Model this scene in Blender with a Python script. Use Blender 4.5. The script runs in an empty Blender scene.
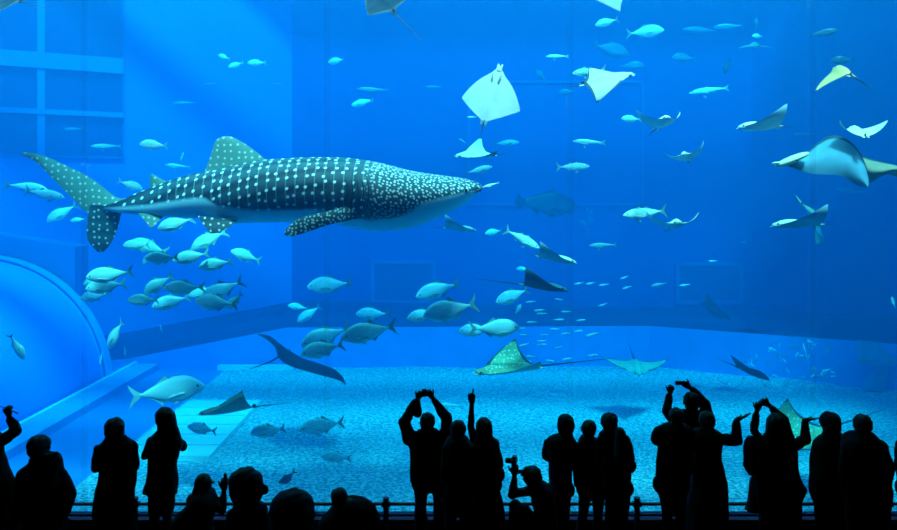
import bpy, bmesh, math, random
from mathutils import Vector, Matrix, noise
random.seed(7)
C = bpy.context.scene.collection
SC = bpy.context.scene
F = 800.0; CX = 448.5; HY = 196.0; HC = 4.0; CY = -10.0
def P(px, py, d):
    """point seen at (px, py) of the photograph, d metres in front of the camera"""
    return Vector(((px-CX)*d/F, CY+d, HC-(py-HY)*d/F))
def PZ(px, py, z):
    """point at height z seen at (px, py)"""
    return P(px, py, (HC-z)*F/(py-HY))

# ---------------------------------------------------------------- materials
MATS = {}
def nt(m):
    m.use_nodes = True
    return m.node_tree
def mat(name, col, rough=.6, metal=0, noise_scale=None, noise_amt=.15, bump=0, spec=.4, emit=None, detail=4):
    if name in MATS: return MATS[name]
    m = bpy.data.materials.new(name); t = nt(m); n = t.nodes; b = n['Principled BSDF']
    b.inputs['Base Color'].default_value = (*col, 1); b.inputs['Roughness'].default_value = rough
    b.inputs['Metallic'].default_value = metal; b.inputs['Specular IOR Level'].default_value = spec
    if emit: b.inputs['Emission Color'].default_value = (*emit[0], 1); b.inputs['Emission Strength'].default_value = emit[1]
    if noise_scale:
        tc = n.new('ShaderNodeTexCoord'); nz = n.new('ShaderNodeTexNoise'); nz.inputs['Scale'].default_value = noise_scale
        nz.inputs['Detail'].default_value = detail
        t.links.new(tc.outputs['Object'], nz.inputs['Vector'])
        mx = n.new('ShaderNodeMix'); mx.data_type = 'RGBA'
        mx.inputs['A'].default_value = (*[max(0, c*(1-noise_amt)) for c in col], 1)
        mx.inputs['B'].default_value = (*[min(1, c*(1+noise_amt)) for c in col], 1)
        t.links.new(nz.outputs['Fac'], mx.inputs['Factor']); t.links.new(mx.outputs['Result'], b.inputs['Base Color'])
        if bump:
            bp = n.new('ShaderNodeBump'); bp.inputs['Strength'].default_value = bump
            t.links.new(nz.outputs['Fac'], bp.inputs['Height']); t.links.new(bp.outputs['Normal'], b.inputs['Normal'])
    MATS[name] = m
    return m
def mesh_obj(name, verts, faces, m=None, parent=None, smooth=False, mats=None, fmat=None):
    me = bpy.data.meshes.new(name); me.from_pydata([tuple(v) for v in verts], [], faces); me.update()
    for mm in (mats or ([m] if m else [])): me.materials.append(mm)
    if fmat: me.polygons.foreach_set('material_index', fmat)
    if smooth: me.polygons.foreach_set('use_smooth', [True]*len(me.polygons))
    o = bpy.data.objects.new(name, me); C.objects.link(o)
    if parent: o.parent = parent
    return o
class MB:
    def __init__(s): s.v = []; s.f = []
    def box(s, x0, x1, y0, y1, z0, z1):
        n = len(s.v)
        s.v += [(x, y, z) for x in (x0, x1) for y in (y0, y1) for z in (z0, z1)]
        s.f += [[n+i for i in q] for q in ((0,1,3,2),(4,6,7,5),(0,4,5,1),(2,3,7,6),(0,2,6,4),(1,5,7,3))]
        return s
    def prism(s, pts, z0, z1):
        """vertical prism over a plan outline (counter-clockwise)"""
        n = len(s.v); k = len(pts)
        s.v += [(x, y, z0) for x, y in pts] + [(x, y, z1) for x, y in pts]
        s.f += [[n+i for i in range(k)][::-1], [n+k+i for i in range(k)]]
        s.f += [[n+i, n+(i+1) % k, n+k+(i+1) % k, n+k+i] for i in range(k)]
        return s
    def obox(s, p, q, w, z0, z1):
        """wall slab from plan point p to q, thickness w on the left side"""
        dx, dy = q[0]-p[0], q[1]-p[1]; L = math.hypot(dx, dy); nx, ny = -dy/L*w, dx/L*w
        return s.prism([p, q, (q[0]+nx, q[1]+ny), (p[0]+nx, p[1]+ny)], z0, z1)
    def tube(s, pts, r, k=10):
        pts = [Vector(p) for p in pts]; n0 = len(s.v)
        for i, p in enumerate(pts):
            d = (pts[min(i+1, len(pts)-1)]-pts[max(i-1, 0)]).normalized()
            u = d.orthogonal().normalized() if i == 0 else (u-d*u.dot(d)).normalized()
            w = d.cross(u)
            rr = r[i] if isinstance(r, (list, tuple)) else r
            s.v += [tuple(p+(u*math.cos(a)+w*math.sin(a))*rr) for a in [2*math.pi*j/k for j in range(k)]]
        for i in range(len(pts)-1):
            for j in range(k):
                a = n0+i*k; s.f.append([a+j, a+(j+1) % k, a+k+(j+1) % k, a+k+j])
        s.f += [[n0+j for j in range(k)][::-1], [n0+(len(pts)-1)*k+j for j in range(k)]]
        return s
    def build(s, name, m, parent=None, smooth=False):
        return mesh_obj(name, s.v, s.f, m, parent, smooth)
def struct(o): o['kind'] = 'structure'; return o
def tag(o, label, cat, group=None):
    o['label'] = label; o['category'] = cat
    if group: o['group'] = group
    return o

# ---------------------------------------------------------------- camera
cam = bpy.data.cameras.new('camera'); co = bpy.data.objects.new('camera', cam); C.objects.link(co)
co.location = (0, CY, HC); co.rotation_euler = (math.pi/2, 0, 0)
cam.sensor_width = 36; cam.lens = F/897*36; cam.shift_y = -(265-HY)/897; cam.clip_end = 200
SC.camera = co
vs = SC.view_settings; vs.view_transform = 'Standard'; vs.look = 'None'; vs.gamma = 1; vs.exposure = 0; vs.use_curve_mapping = False
SC.cycles.use_denoising = True
try: SC.cycles.denoiser = 'OPENIMAGEDENOISE'
except Exception: pass
SC.cycles.max_bounces = 6; SC.cycles.diffuse_bounces = 3; SC.cycles.glossy_bounces = 2; SC.cycles.volume_bounces = 2
SC.cycles.transparent_max_bounces = 12
SC.cycles.caustics_reflective = False; SC.cycles.caustics_refractive = False
w = bpy.data.worlds.new('world'); SC.world = w; w.use_nodes = True
w.node_tree.nodes['Background'].inputs['Color'].default_value = (0, 0, 0, 1)

# ---------------------------------------------------------------- water body (haze of the tank)
ZF = -2.0; ZW = 12.2; DB = 33.0
XL, XR = -20.0, 20.0
def water():
    m = bpy.data.materials.new('sea_water'); t = nt(m); n = t.nodes; n.clear()
    out = n.new('ShaderNodeOutputMaterial'); ab = n.new('ShaderNodeVolumeAbsorption'); sc = n.new('ShaderNodeVolumeScatter'); ad = n.new('ShaderNodeAddShader')
    ab.inputs['Color'].default_value = (1-.58, 1-.10, 1-.026, 1); ab.inputs['Density'].default_value = WA
    sc.inputs['Color'].default_value = (.012, .325, .84, 1); sc.inputs['Density'].default_value = WS
    sc.inputs['Anisotropy'].default_value = .0
    t.links.new(ab.outputs[0], ad.inputs[0]); t.links.new(sc.outputs[0], ad.inputs[1]); t.links.new(ad.outputs[0], out.inputs['Volume'])
    o = MB().prism([(-19.95, .32), (19.95, .32), (19.95, 17.5), (12.5, 22.97), (-6.46, 22.97), (-19.95, 15.66)], ZF-.1, ZW).build('water_body', m)
    o['kind'] = 'stuff'; o['label'] = 'clear blue sea water filling the aquarium tank'; o['category'] = 'water'
WA, WS = .42, .041
water()

# ---------------------------------------------------------------- tank shell
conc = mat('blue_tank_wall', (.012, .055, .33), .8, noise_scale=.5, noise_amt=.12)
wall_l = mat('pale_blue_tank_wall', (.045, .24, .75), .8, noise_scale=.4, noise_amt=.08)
dark = mat('shade_dark_tank_rock', (.008, .03, .1), .9, noise_scale=2, noise_amt=.3, bump=.2)  # shade of the recess on the ledge top is put into this colour
ledge_m = mat('ledge_face_concrete', (.07, .34, .85), .8, noise_scale=1.2, noise_amt=.15, bump=.1)
hall_m = mat('dark_hall_wall', (.012, .012, .015), .9, noise_scale=3)
def pl(px, d): return ((px-CX)*d/F, CY+d)
# far wall: straight part, angled right part, angled pale left part
A = pl(292, 33); B = (12.5, 23.0); Cc = (20, 17.5)
struct(MB().obox(B, A, -.5, ZF, ZW).build('wall_back', conc))
struct(MB().obox(Cc, B, -.5, ZF, ZW).build('wall_back_right', conc))
La = pl(128, 30); dv = Vector((La[0]-A[0], La[1]-A[1])).normalized()
Lend = (A[0]+dv.x*17, A[1]+dv.y*17)
struct(MB().obox(A, Lend, -.5, ZF, ZW).build('wall_back_left', wall_l))
struct(MB().box(XL-.5, XL, 0, 24.5, ZF, ZW).build('wall_left', conc))
struct(MB().box(XR, XR+.5, 0, 24.5, ZF, ZW).build('wall_right', conc))

# sand: pebbly, its bumps are real relief on a fine grid near the front, texture farther off
def sand_mat():
    m = bpy.data.materials.new('coral_sand'); t = nt(m); n = t.nodes; b = n['Principled BSDF']; L = t.links.new
    b.inputs['Roughness'].default_value = .9; b.inputs['Specular IOR Level'].default_value = .1
    tc = n.new('ShaderNodeTexCoord')
    a = n.new('ShaderNodeTexNoise'); a.inputs['Scale'].default_value = 11; a.inputs['Detail'].default_value = 7; a.inputs['Roughness'].default_value = .75
    v = n.new('ShaderNodeTexVoronoi'); v.inputs['Scale'].default_value = 16
    L(tc.outputs['Object'], a.inputs['Vector']); L(tc.outputs['Object'], v.inputs['Vector'])
    r = n.new('ShaderNodeValToRGB'); r.color_ramp.elements[0].position = .43; r.color_ramp.elements[0].color = (.15, .32, .40, 1)
    r.color_ramp.elements[1].position = .57; r.color_ramp.elements[1].color = (1, 1, 1, 1)
    L(a.outputs['Fac'], r.inputs['Fac'])
    mx = n.new('ShaderNodeMix'); mx.data_type = 'RGBA'; mx.blend_type = 'MULTIPLY'; mx.inputs['Factor'].default_value = .12
    L(r.outputs['Color'], mx.inputs['A']); L(v.outputs['Color'], mx.inputs['B']); L(mx.outputs['Result'], b.inputs['Base Color'])
    bp = n.new('ShaderNodeBump'); bp.inputs['Strength'].default_value = .8; bp.inputs['Distance'].default_value = .06
    L(a.outputs['Fac'], bp.inputs['Height']); L(bp.outputs['Normal'], b.inputs['Normal'])
    return m
SAND = sand_mat()
def floor_grid(x0, x1, y0, y1, nx, ny, z, amp):
    vs_, fs = [], []
    for j in range(ny+1):
        for i in range(nx+1):
            x = x0+(x1-x0)*i/nx; y = y0+(y1-y0)*j/ny
            e = min(1, i/3, (nx-i)/3, j/3, (ny-j)/3)
            vs_.append((x, y, z+e*amp*(noise.noise(Vector((x*.5, y*.5, 1)))+.35*noise.noise(Vector((x*2.1, y*2.1, 5))))))
    for j in range(ny):
        for i in range(nx):
            a = j*(nx+1)+i; fs.append([a, a+1, a+nx+2, a+nx+1])
    return vs_, fs
v_, f_ = floor_grid(-7.7, XR, .3, 23.5, 120, 110, ZF, .05)
struct(mesh_obj('floor', v_, f_, SAND, smooth=True)); 
smooth_floor = mat('smooth_painted_tank_floor', (.05, .25, .6), .7, noise_scale=.8, noise_amt=.1)
struct(MB().box(XL, -7.7, .3, 23.5, ZF-.2, ZF).build('floor_side', smooth_floor))
# ledge along the far wall; its left end slopes down
def ledge():
    f = [pl(60, 27.4), pl(127, 27.8), pl(287, 28.0), (7.1, 18.2), (13.8, 14.8), (XR, 11.5)]
    zt = [-1.75, -1.66, -.6, -.58, -.58, -.58]
    bk = [(-17, 18.5), pl(128, 30.3), (-5.7, 23.4), (8, 23.4), (15, 23.4), (XR, 23.4)]
    zb = [-1.1, -1.03, -.25, -.58, -.58, -.58]
    vv = [(x, y, ZF-.1) for x, y in f]+[(x, y, z) for (x, y), z in zip(f, zt)]+[(x, y, z) for (x, y), z in zip(bk, zb)]
    k = len(f); ff = []; fm = []
    for i in range(k-1):
        ff.append([i, i+1, k+i+1, k+i]); fm.append(0)
        ff.append([k+i, k+i+1, 2*k+i+1, 2*k+i]); fm.append(1)
    ff.append([0, k, 2*k]); fm.append(0)
    struct(mesh_obj('wall_ledge', vv, ff, mats=[ledge_m, dark], fmat=fm))
ledge()
slab_m = mat('pale_concrete_slab', (.9, .97, .92), .8, noise_scale=3, noise_amt=.1)
root = bpy.data.objects.new('slab_platform', None); C.objects.link(root); root.location = (-6.45, 8.1, ZF)
tag(root, 'pale concrete slab platform of wide planks lying on the sand at left', 'platform')
for i in range(6):
    y0 = i*.845
    MB().box(-1.03, 1.03, y0+.035, y0+.81, 0, .11).build('plank', slab_m, root)
root2 = tag(MB().box(-6.9, -4.3, 0, .25, 0, .16).build('ledge_edge_strip', slab_m), 'long pale beam lying along the far edge of the sand left of centre', 'strip')  # pale strip set along the edge of the ledge
root2.location = (-1.05, 17.5, ZF)

# ---------------------------------------------------------------- acrylic vault room at the left of the tank
acr = bpy.data.materials.new('blue_acrylic'); t = nt(acr); n = t.nodes; b = n['Principled BSDF']
b.inputs['Base Color'].default_value = (.04, .36, 1, 1); b.inputs['Roughness'].default_value = .9; b.inputs['Specular IOR Level'].default_value = .1
vr = bpy.data.objects.new('underwater_room', None); C.objects.link(vr); vr.location = (-14.9, 15.4, ZF)
tag(vr, 'half-round clear blue viewing room arching over the tank floor at far left', 'aquarium room')
def arc(r0, r1, y0, y1, name, m, k=48, thick=True):
    vv, ff = [], []
    for i in range(k+1):
        a = math.pi*i/k; c, s_ = math.cos(a), math.sin(a)
        vv += [(r0*c, y0, r0*s_), (r1*c, y0, r1*s_), (r1*c, y1, r1*s_), (r0*c, y1, r0*s_)]
    for i in range(k):
        a = i*4
        for q in range(4): ff.append([a+q, a+(q+1) % 4, a+4+(q+1) % 4, a+4+q])
    ff += [[0, 1, 2, 3], [k*4+3, k*4+2, k*4+1, k*4]]
    return mesh_obj(name, vv, ff, m, vr, smooth=False)
rim_m = mat('vault_frame_blue', (.02, .18, .5), .6); rim_l = mat('vault_frame_light', (.12, .5, .9), .6)
arc(3.86, 3.95, -13, 0, 'acrylic_vault', acr)
arc(3.88, 4.1, .0, .3, 'end_arch', rim_m); arc(3.93, 3.97, -.12, .0, 'arch_seal', rim_l); arc(4.06, 4.12, -.06, .31, 'arch_trim', rim_l)
cm = mat('curb_concrete', (.12, .42, .75), .7, noise_scale=2, noise_amt=.1)
struct(MB().box(-10.75, -10.0, 3.5, 17.6, ZF, ZF+.22).build('trim_curb', cm))
struct(MB().box(-10.83, -10.7, 3.5, 17.6, ZF, ZF+.3).build('trim_curb_lip', mat('curb_lip', (.7, .9, 1), .5)))  # highlight on the curb edge, put into a near-white strip
# dark block behind the vault
struct(mesh_obj('wall_block', [(-17, 15.9, ZF), (-12.1, 15.9, ZF), (-12.1, 15.9, 2.35), (-17, 15.9, 3.1), (-17, 16.9, ZF), (-12.1, 16.9, ZF), (-12.1, 16.9, 2.35), (-17, 16.9, 3.1)],
   [[0,1,2,3],[4,7,6,5],[0,4,5,1],[1,5,6,2],[2,6,7,3],[0,3,7,4]], mat('mid_blue_block', (.04, .22, .5), .8, noise_scale=1)))

# ---------------------------------------------------------------- openings in the far walls
pane = mat('dark_window_pane', (.015, .06, .2), .3); frame_m = mat('pale_blue_frame', (.03, .14, .42), .6)
def window(name, x0, x1, z0, z1, y, bars_x=(), bars_z=(), w=.07, M=None, deep=True, pm=None, fm_=None):
    r = bpy.data.objects.new(name, None); C.objects.link(r); r['kind'] = 'structure'
    if M: r.matrix_world = M
    if deep:
        MB().box(x0, x1, y-.02, y+.02, z0, z1).build('window_pane', pm or pane, r)
    m = MB()
    m.box(x0-w, x0+w, y-.08, y, z0-w, z1+w).box(x1-w, x1+w, y-.08, y, z0-w, z1+w).box(x0, x1, y-.08, y, z0-w, z0+w).box(x0, x1, y-.08, y, z1-w, z1+w)
    m.build('window_frame', fm_ or frame_m, r)
    if bars_x or bars_z:
        m = MB()
        for b_, ww in bars_x: m.box(b_-ww, b_+ww, y-.14, y-.02, z0, z1)
        for b_, ww in bars_z: m.box(x0, x1, y-.2, y-.02, b_-ww, b_+ww)
        m.build('window_bars', mat('window_bar_pale', (.05, .28, .7), .6), r)
def bz(py, d=33): return HC-(py-HY)*d/F
def bx(px, d=33): return (px-CX)*d/F
window('window_1', bx(373), bx(434), bz(302), bz(262), 22.97)
window('window_2', bx(677), bx(741), bz(302), bz(264), 22.97)
window('window_3', bx(469), bx(642), bz(204), bz(82), 22.97, w=.045, fm_=mat('dim_blue_frame', (.03, .14, .45), .7), pm=mat('window_pane_blue', (.014, .062, .345), .8))
# big gallery window in the pale left wall: frame of local x along the wall
ang = math.atan2(A[1]-Lend[1], A[0]-Lend[0])
M = Matrix.Translation((Lend[0], Lend[1], 0)) @ Matrix.Rotation(ang, 4, 'Z')
def along(px):   # distance along the wall from Lend at which the wall is seen at px
    k = (px-CX)/F; ex, ey = A[0]-Lend[0], A[1]-Lend[1]; L = math.hypot(ex, ey)
    s_ = (k*(Lend[1]-CY)-Lend[0])/(ex-k*ey); return s_*L, (Lend[1]+s_*ey-CY)
s0, d0 = along(-60); s1, d1 = along(123); sb, db = along(41)
window('window_4', s0, s1, HC-(158-HY)*d1/F, 12.0, -.03, bars_x=[(sb, .12)], bars_z=[(HC-(112-HY)*db/F, .09), (HC-(61-HY)*db/F, .28)], M=M, w=.04)

# ---------------------------------------------------------------- front glass, sill, hall
gm = bpy.data.materials.new('acrylic_glass'); t = nt(gm); n = t.nodes; n.clear()
o_ = n.new('ShaderNodeOutputMaterial'); tr = n.new('ShaderNodeBsdfTransparent'); gl = n.new('ShaderNodeBsdfGlossy'); mx = n.new('ShaderNodeMixShader')
tr.inputs['Color'].default_value = (.97, .99, 1, 1); gl.inputs['Roughness'].default_value = .02; mx.inputs['Fac'].default_value = .03
t.links.new(tr.outputs[0], mx.inputs[1]); t.links.new(gl.outputs[0], mx.inputs[2]); t.links.new(mx.outputs[0], o_.inputs['Surface'])
seam_m = bpy.data.materials.new('panel_joint'); t = nt(seam_m); n = t.nodes; b = n['Principled BSDF']; b.inputs['Base Color'].default_value = (.6, .8, 1, 1); b.inputs['Alpha'].default_value = .05; b.inputs['Roughness'].default_value = .4
xs = [-16.8]+[(p-CX)/80*1.0 for p in (-645, -402, -159, 84, 327, 570, 813, 1056, 1299, 1542)][3:8]+[16.8]
xs = [-17]+[(px-CX)/F*10.0 for px in (-159, 84, 327, 570, 813, 1056)]+[17]
for i in range(len(xs)-1):
    g = MB().box(xs[i]+.03, xs[i+1]-.03, 0, .12, .0, 6.9).build(f'window_{5+i}', gm); g['kind'] = 'structure'
for i, x in enumerate(xs[1:-1]):
    struct(MB().box(x-.04, x+.04, 0.0, .02, .0, 6.9).build(f'trim_{1+i}', seam_m))
sillm = mat('navy_sill_wall', (.008, .008, .07), .8, noise_scale=2)
struct(MB().box(-20, 20, -.1, .15, -.65, .0).build('wall_sill', sillm))
struct(MB().box(-20, 20, -.13, -.1, -.05, .003).build('trim_sill', mat('sill_cap', (.01, .01, .02), .9)))
struct(MB().box(-20, 20, -.05, .3, 6.9, 9.0).build('wall_front', hall_m))
struct(MB().box(-20, -17, -.05, .3, -.45, 8.7).build('wall_front_left', hall_m)); struct(MB().box(17, 20, -.05, .3, -.45, 8.7).build('wall_front_right', hall_m))
carpet = mat('dark_hall_carpet', (.008, .008, .016), .95, noise_scale=40, noise_amt=.4)
struct(MB().box(-20, 20, -.95, -.1, -.65, -.45).build('floor_front_step', carpet))
struct(MB().box(-20, 20, -3.0, -.95, -.65, 0).build('floor_hall', carpet))
struct(MB().box(-20, 20, -4.4, -3.0, -.65, .5).build('floor_tier', carpet))
struct(MB().box(-20, 20, -14, -4.4, -.65, 1.1).build('floor_rear', carpet))
struct(MB().box(-20, 20, -14, -.05, 8.8, 9.0).build('ceiling', hall_m))
struct(MB().box(-20.3, -20, -14, 0, -.6, 9.0).build('wall_hall_left', hall_m)); struct(MB().box(20, 20.3, -14, 0, -.6, 9.0).build('wall_hall_right', hall_m))
struct(MB().box(-20, 20, -14.3, -14, -.6, 9.0).build('wall_hall_back', hall_m))

# ---------------------------------------------------------------- light: daylight, roof lamps and added fill over the water
def area(name, x, y, z, sx, sy, p, col=(1, 1, 1), rot=(0, 0, 0)):
    l = bpy.data.lights.new(name, 'AREA'); l.shape = 'RECTANGLE'; l.size = sx; l.size_y = sy; l.energy = p; l.color = col
    o = bpy.data.objects.new(name, l); C.objects.link(o); o.location = (x, y, z); o.rotation_euler = rot
    return o
def sun(name, e, rx, ry, col, ang):
    l = bpy.data.lights.new(name, 'SUN'); l.energy = e; l.color = col; l.angle = math.radians(ang)
    o = bpy.data.objects.new(name, l); C.objects.link(o); o.rotation_euler = (math.radians(rx), math.radians(ry), 0)
SUN_E = 10.8; FRONT_FILL = 210
sun('sun', SUN_E, 29, 9, (1, 1, .97), 8)
for fx in (-13, -8.5, -4, .5, 5, 9.5, 14):
    area('front_fill', fx, .75, 8.9, 3.4, .5, FRONT_FILL, (1, .98, .9), (math.radians(52), 0, 0))  # unseen fill added to brighten the sides turned to the glass
area('roof_light', -3, 9, 13.5, 30, 17, 1100, (.8, .95, 1))
area('roof_fill_lamp', -2, 6.0, 11.9, 24, 5, 2000, (.9, 1, .95))  # unseen overhead fill added to brighten near sand and fish tops
area('roof_fill_lamp', 5, 14, 12.6, 7, 6, 320, (.6, 1, .9))
area('roof_fill_lamp', -7, 12, 12.6, 5, 6, 200, (.8, 1, .95))
# unseen girders added over the tank to cast shade bands on the sand
rm = mat('shadow_girder', (.2, .22, .25), .8)
g = MB()
for i, (y, w_) in enumerate(((.2, 1.5), (5.2, 1.7), (9.3, .6), (13.2, 1.2), (17.4, .8), (21.2, 1.0))): g.box(-20, 20, y-w_/2, y+w_/2, 14.2, 14.5)
g.box(14, 20, 0, 24, 14.5, 14.7)  # unseen plate added to keep daylight off the right side
struct(g.build('shadow_girders', rm))

# ---------------------------------------------------------------- guard rail before the glass
RD = 9.3
def rz(py): return HC-(py-HY)*RD/F
rail_m = mat('rail_black_metal', (.012, .012, .015), .35, spec=.5)
rl = bpy.data.objects.new('guard_rail', None); C.objects.link(rl); rl.location = (0, CY+RD, -.45)
tag(rl, 'low dark metal guard rail with two bars running along the foot of the glass', 'railing')
MB().tube([(-15, 0, rz(504)+.45), (15, 0, rz(504)+.45)], .019, 12).build('top_bar', rail_m, rl, True)
MB().tube([(-15, 0, rz(515)+.45), (15, 0, rz(515)+.45)], .016, 12).build('lower_bar', rail_m, rl, True)
for k in range(-5, 6):
    x = (386+251*k-CX)*RD/F
    if abs(x) > 15: continue
    m_ = MB(); m_.tube([(x, 0, 0), (x, 0, rz(498.5)+.45)], .034, 14); m_.tube([(x, 0, 0), (x, 0, .012)], .08, 14)
    po = m_.build('post', rail_m, rl, False); m2 = MB(); m2.tube([(x, 0, rz(499)+.45), (x, 0, rz(497.5)+.45)], .039, 14); m2.box(x-.05, x+.05, -.03, .03, rz(504)+.425, rz(504)+.475); m2.build('post_cap', rail_m, po)

# pale broken slab leaning on two stubs at the foot of the far ledge, right
rk = bpy.data.objects.new('artificial_rock', None); C.objects.link(rk); pr = PZ(872, 392, ZF); rk.location = pr
tag(rk, 'pale flat rock propped on a leaning stub by the far ledge at the right edge', 'rock')
rkm = mat('pale_rock', (.12, .34, .5), .9, noise_scale=3, noise_amt=.3, bump=.3)
mesh_obj('rock_top', [(-.45, 0, 1.0), (.75, 0, .95), (.55, .5, 1.42), (-.2, .5, 1.5), (-.45, 0, .85), (.75, 0, .8), (.55, .5, 1.28), (-.2, .5, 1.34)], [[0,1,2,3],[4,7,6,5],[0,4,5,1],[1,5,6,2],[2,6,7,3],[3,7,4,0]], rkm, rk)
mesh_obj('rock_stub', [(-.1, .1, 0), (.45, .1, 0), (.6, .1, .95), (.35, .1, .95), (-.1, .45, 0), (.45, .45, 0), (.6, .45, .95), (.35, .45, .95)], [[0,1,2,3],[4,7,6,5],[0,4,5,1],[1,5,6,2],[2,6,7,3],[3,7,4,0]], rkm, rk)
# ================================================================ animals in the tank
def attr_vec(me, name, vals):
    a = me.attributes.new(name, 'FLOAT_VECTOR', 'POINT'); a.data.foreach_set('vector', [c for v in vals for c in v])
def lerp(a, b, t): return a+(b-a)*t
def interp(x, tab):
    """piecewise-linear table [(x, value), ...] with rising x"""
    if x <= tab[0][0]: return tab[0][1]
    for (a, va), (b, vb) in zip(tab, tab[1:]):
        if x <= b: return va+(vb-va)*(x-a)/(b-a)
    return tab[-1][1]
def smoothtab(tab, n=3):
    """resample a table through Catmull-Rom so outlines are round"""
    out = []
    for i in range(len(tab)-1):
        p0 = tab[max(i-1, 0)]; p1 = tab[i]; p2 = tab[i+1]; p3 = tab[min(i+2, len(tab)-1)]
        for k in range(n):
            t = k/n
            out.append(tuple(.5*((2*p1[j])+(-p0[j]+p2[j])*t+(2*p0[j]-5*p1[j]+4*p2[j]-p3[j])*t*t+(-p0[j]+3*p1[j]-3*p2[j]+p3[j])*t**3) for j in range(len(p1))))
    out.append(tuple(tab[-1])); return out

# ---------------------------------------------------------------- whale shark
def shark_skin():
    m = bpy.data.materials.new('whale_shark_skin'); t = nt(m); n = t.nodes; L = t.links.new; b = n['Principled BSDF']
    b.inputs['Roughness'].default_value = .55; b.inputs['Specular IOR Level'].default_value = .35
    at = n.new('ShaderNodeAttribute'); at.attribute_name = 'skin'     # x: metres from the nose, y: metres down from the back, z: above the colour border
    sp = n.new('ShaderNodeSeparateXYZ'); L(at.outputs['Vector'], sp.inputs[0])
    pa = n.new('ShaderNodeAttribute'); pa.attribute_name = 'plain'
    def math_(op, a, b_=None, c=None):
        q = n.new('ShaderNodeMath'); q.operation = op
        for i, v in enumerate((a, b_, c)):
            if v is None: continue
            if isinstance(v, (int, float)): q.inputs[i].default_value = v
            else: L(v, q.inputs[i])
        return q.outputs[0]
    def ramp(v, lo, hi, a=0, b_=1):
        q = n.new('ShaderNodeMapRange'); q.inputs['From Min'].default_value = lo; q.inputs['From Max'].default_value = hi
        q.inputs['To Min'].default_value = a; q.inputs['To Max'].default_value = b_; L(v, q.inputs['Value']); return q.outputs[0]
    def vor(scale, rnd, sx=1, sy=1):
        mp = n.new('ShaderNodeMapping'); mp.inputs['Scale'].default_value = (sx, sy, 0); L(at.outputs['Vector'], mp.inputs['Vector'])
        v = n.new('ShaderNodeTexVoronoi'); v.voronoi_dimensions = '2D'; v.inputs['Scale'].default_value = scale; v.inputs['Randomness'].default_value = rnd
        L(mp.outputs[0], v.inputs['Vector']); return v
    vb = vor(6.3, .42, 1, 1.05); dots_b = ramp(vb.outputs['Distance'], .13, .21, 1, 0)
    vh = vor(15.5, .8); dots_h = ramp(vh.outputs['Distance'], .20, .34, .85, 0)
    head = ramp(sp.outputs['X'], 1.75, 1.95, 1, 0)
    # thin pale bars between the columns of dots on the trunk
    wv = math_('SINE', math_('MULTIPLY', sp.outputs['X'], 2*math.pi*6.3)); bars = math_('MULTIPLY', ramp(wv, .9, 1, 0, .2), ramp(sp.outputs['X'], 5.2, 5.6, 1, 0))
    trunk = math_('MAXIMUM', dots_b, bars)
    mx = n.new('ShaderNodeMix'); mx.data_type = 'FLOAT'; L(head, mx.inputs[0]); L(trunk, mx.inputs[2]); L(dots_h, mx.inputs[3])
    dots = math_('MULTIPLY', mx.outputs[0], ramp(pa.outputs['Fac'], 0, 1, 1, .45))
    # ridges running along the flank
    rd = math_('SINE', math_('MULTIPLY', sp.outputs['Y'], 2*math.pi/.30)); ridge = math_('MULTIPLY', math_('MULTIPLY', ramp(rd, -.2, .9, 0, .85), ramp(sp.outputs['X'], 1.9, 2.6, 0, 1)), ramp(pa.outputs['Fac'], 0, .5, 1, 0))
    nz = n.new('ShaderNodeTexNoise'); nz.inputs['Scale'].default_value = 5; nz.inputs['Detail'].default_value = 4; L(at.outputs['Vector'], nz.inputs['Vector'])
    def mixc(f, a, b_):
        q = n.new('ShaderNodeMix'); q.data_type = 'RGBA'
        if isinstance(f, float): q.inputs['Factor'].default_value = f
        else: L(f, q.inputs['Factor'])
        for nm, v in (('A', a), ('B', b_)):
            if isinstance(v, tuple): q.inputs[nm].default_value = (*v, 1)
            else: L(v, q.inputs[nm])
        return q.outputs['Result']
    base = mixc(nz.outputs['Fac'], (.018, .045, .065), (.055, .10, .12))
    base = mixc(pa.outputs['Fac'], base, (.12, .19, .15))
    base = mixc(ridge, base, (.006, .016, .024))
    top = mixc(dots, base, (.95, .95, .9))
    f = ramp(sp.outputs['Z'], -.03, .03, 0, 1)
    col = mixc(f, (.5, .78, .88), top)
    L(col, b.inputs['Base Color'])
    return m
SK = shark_skin()
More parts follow.
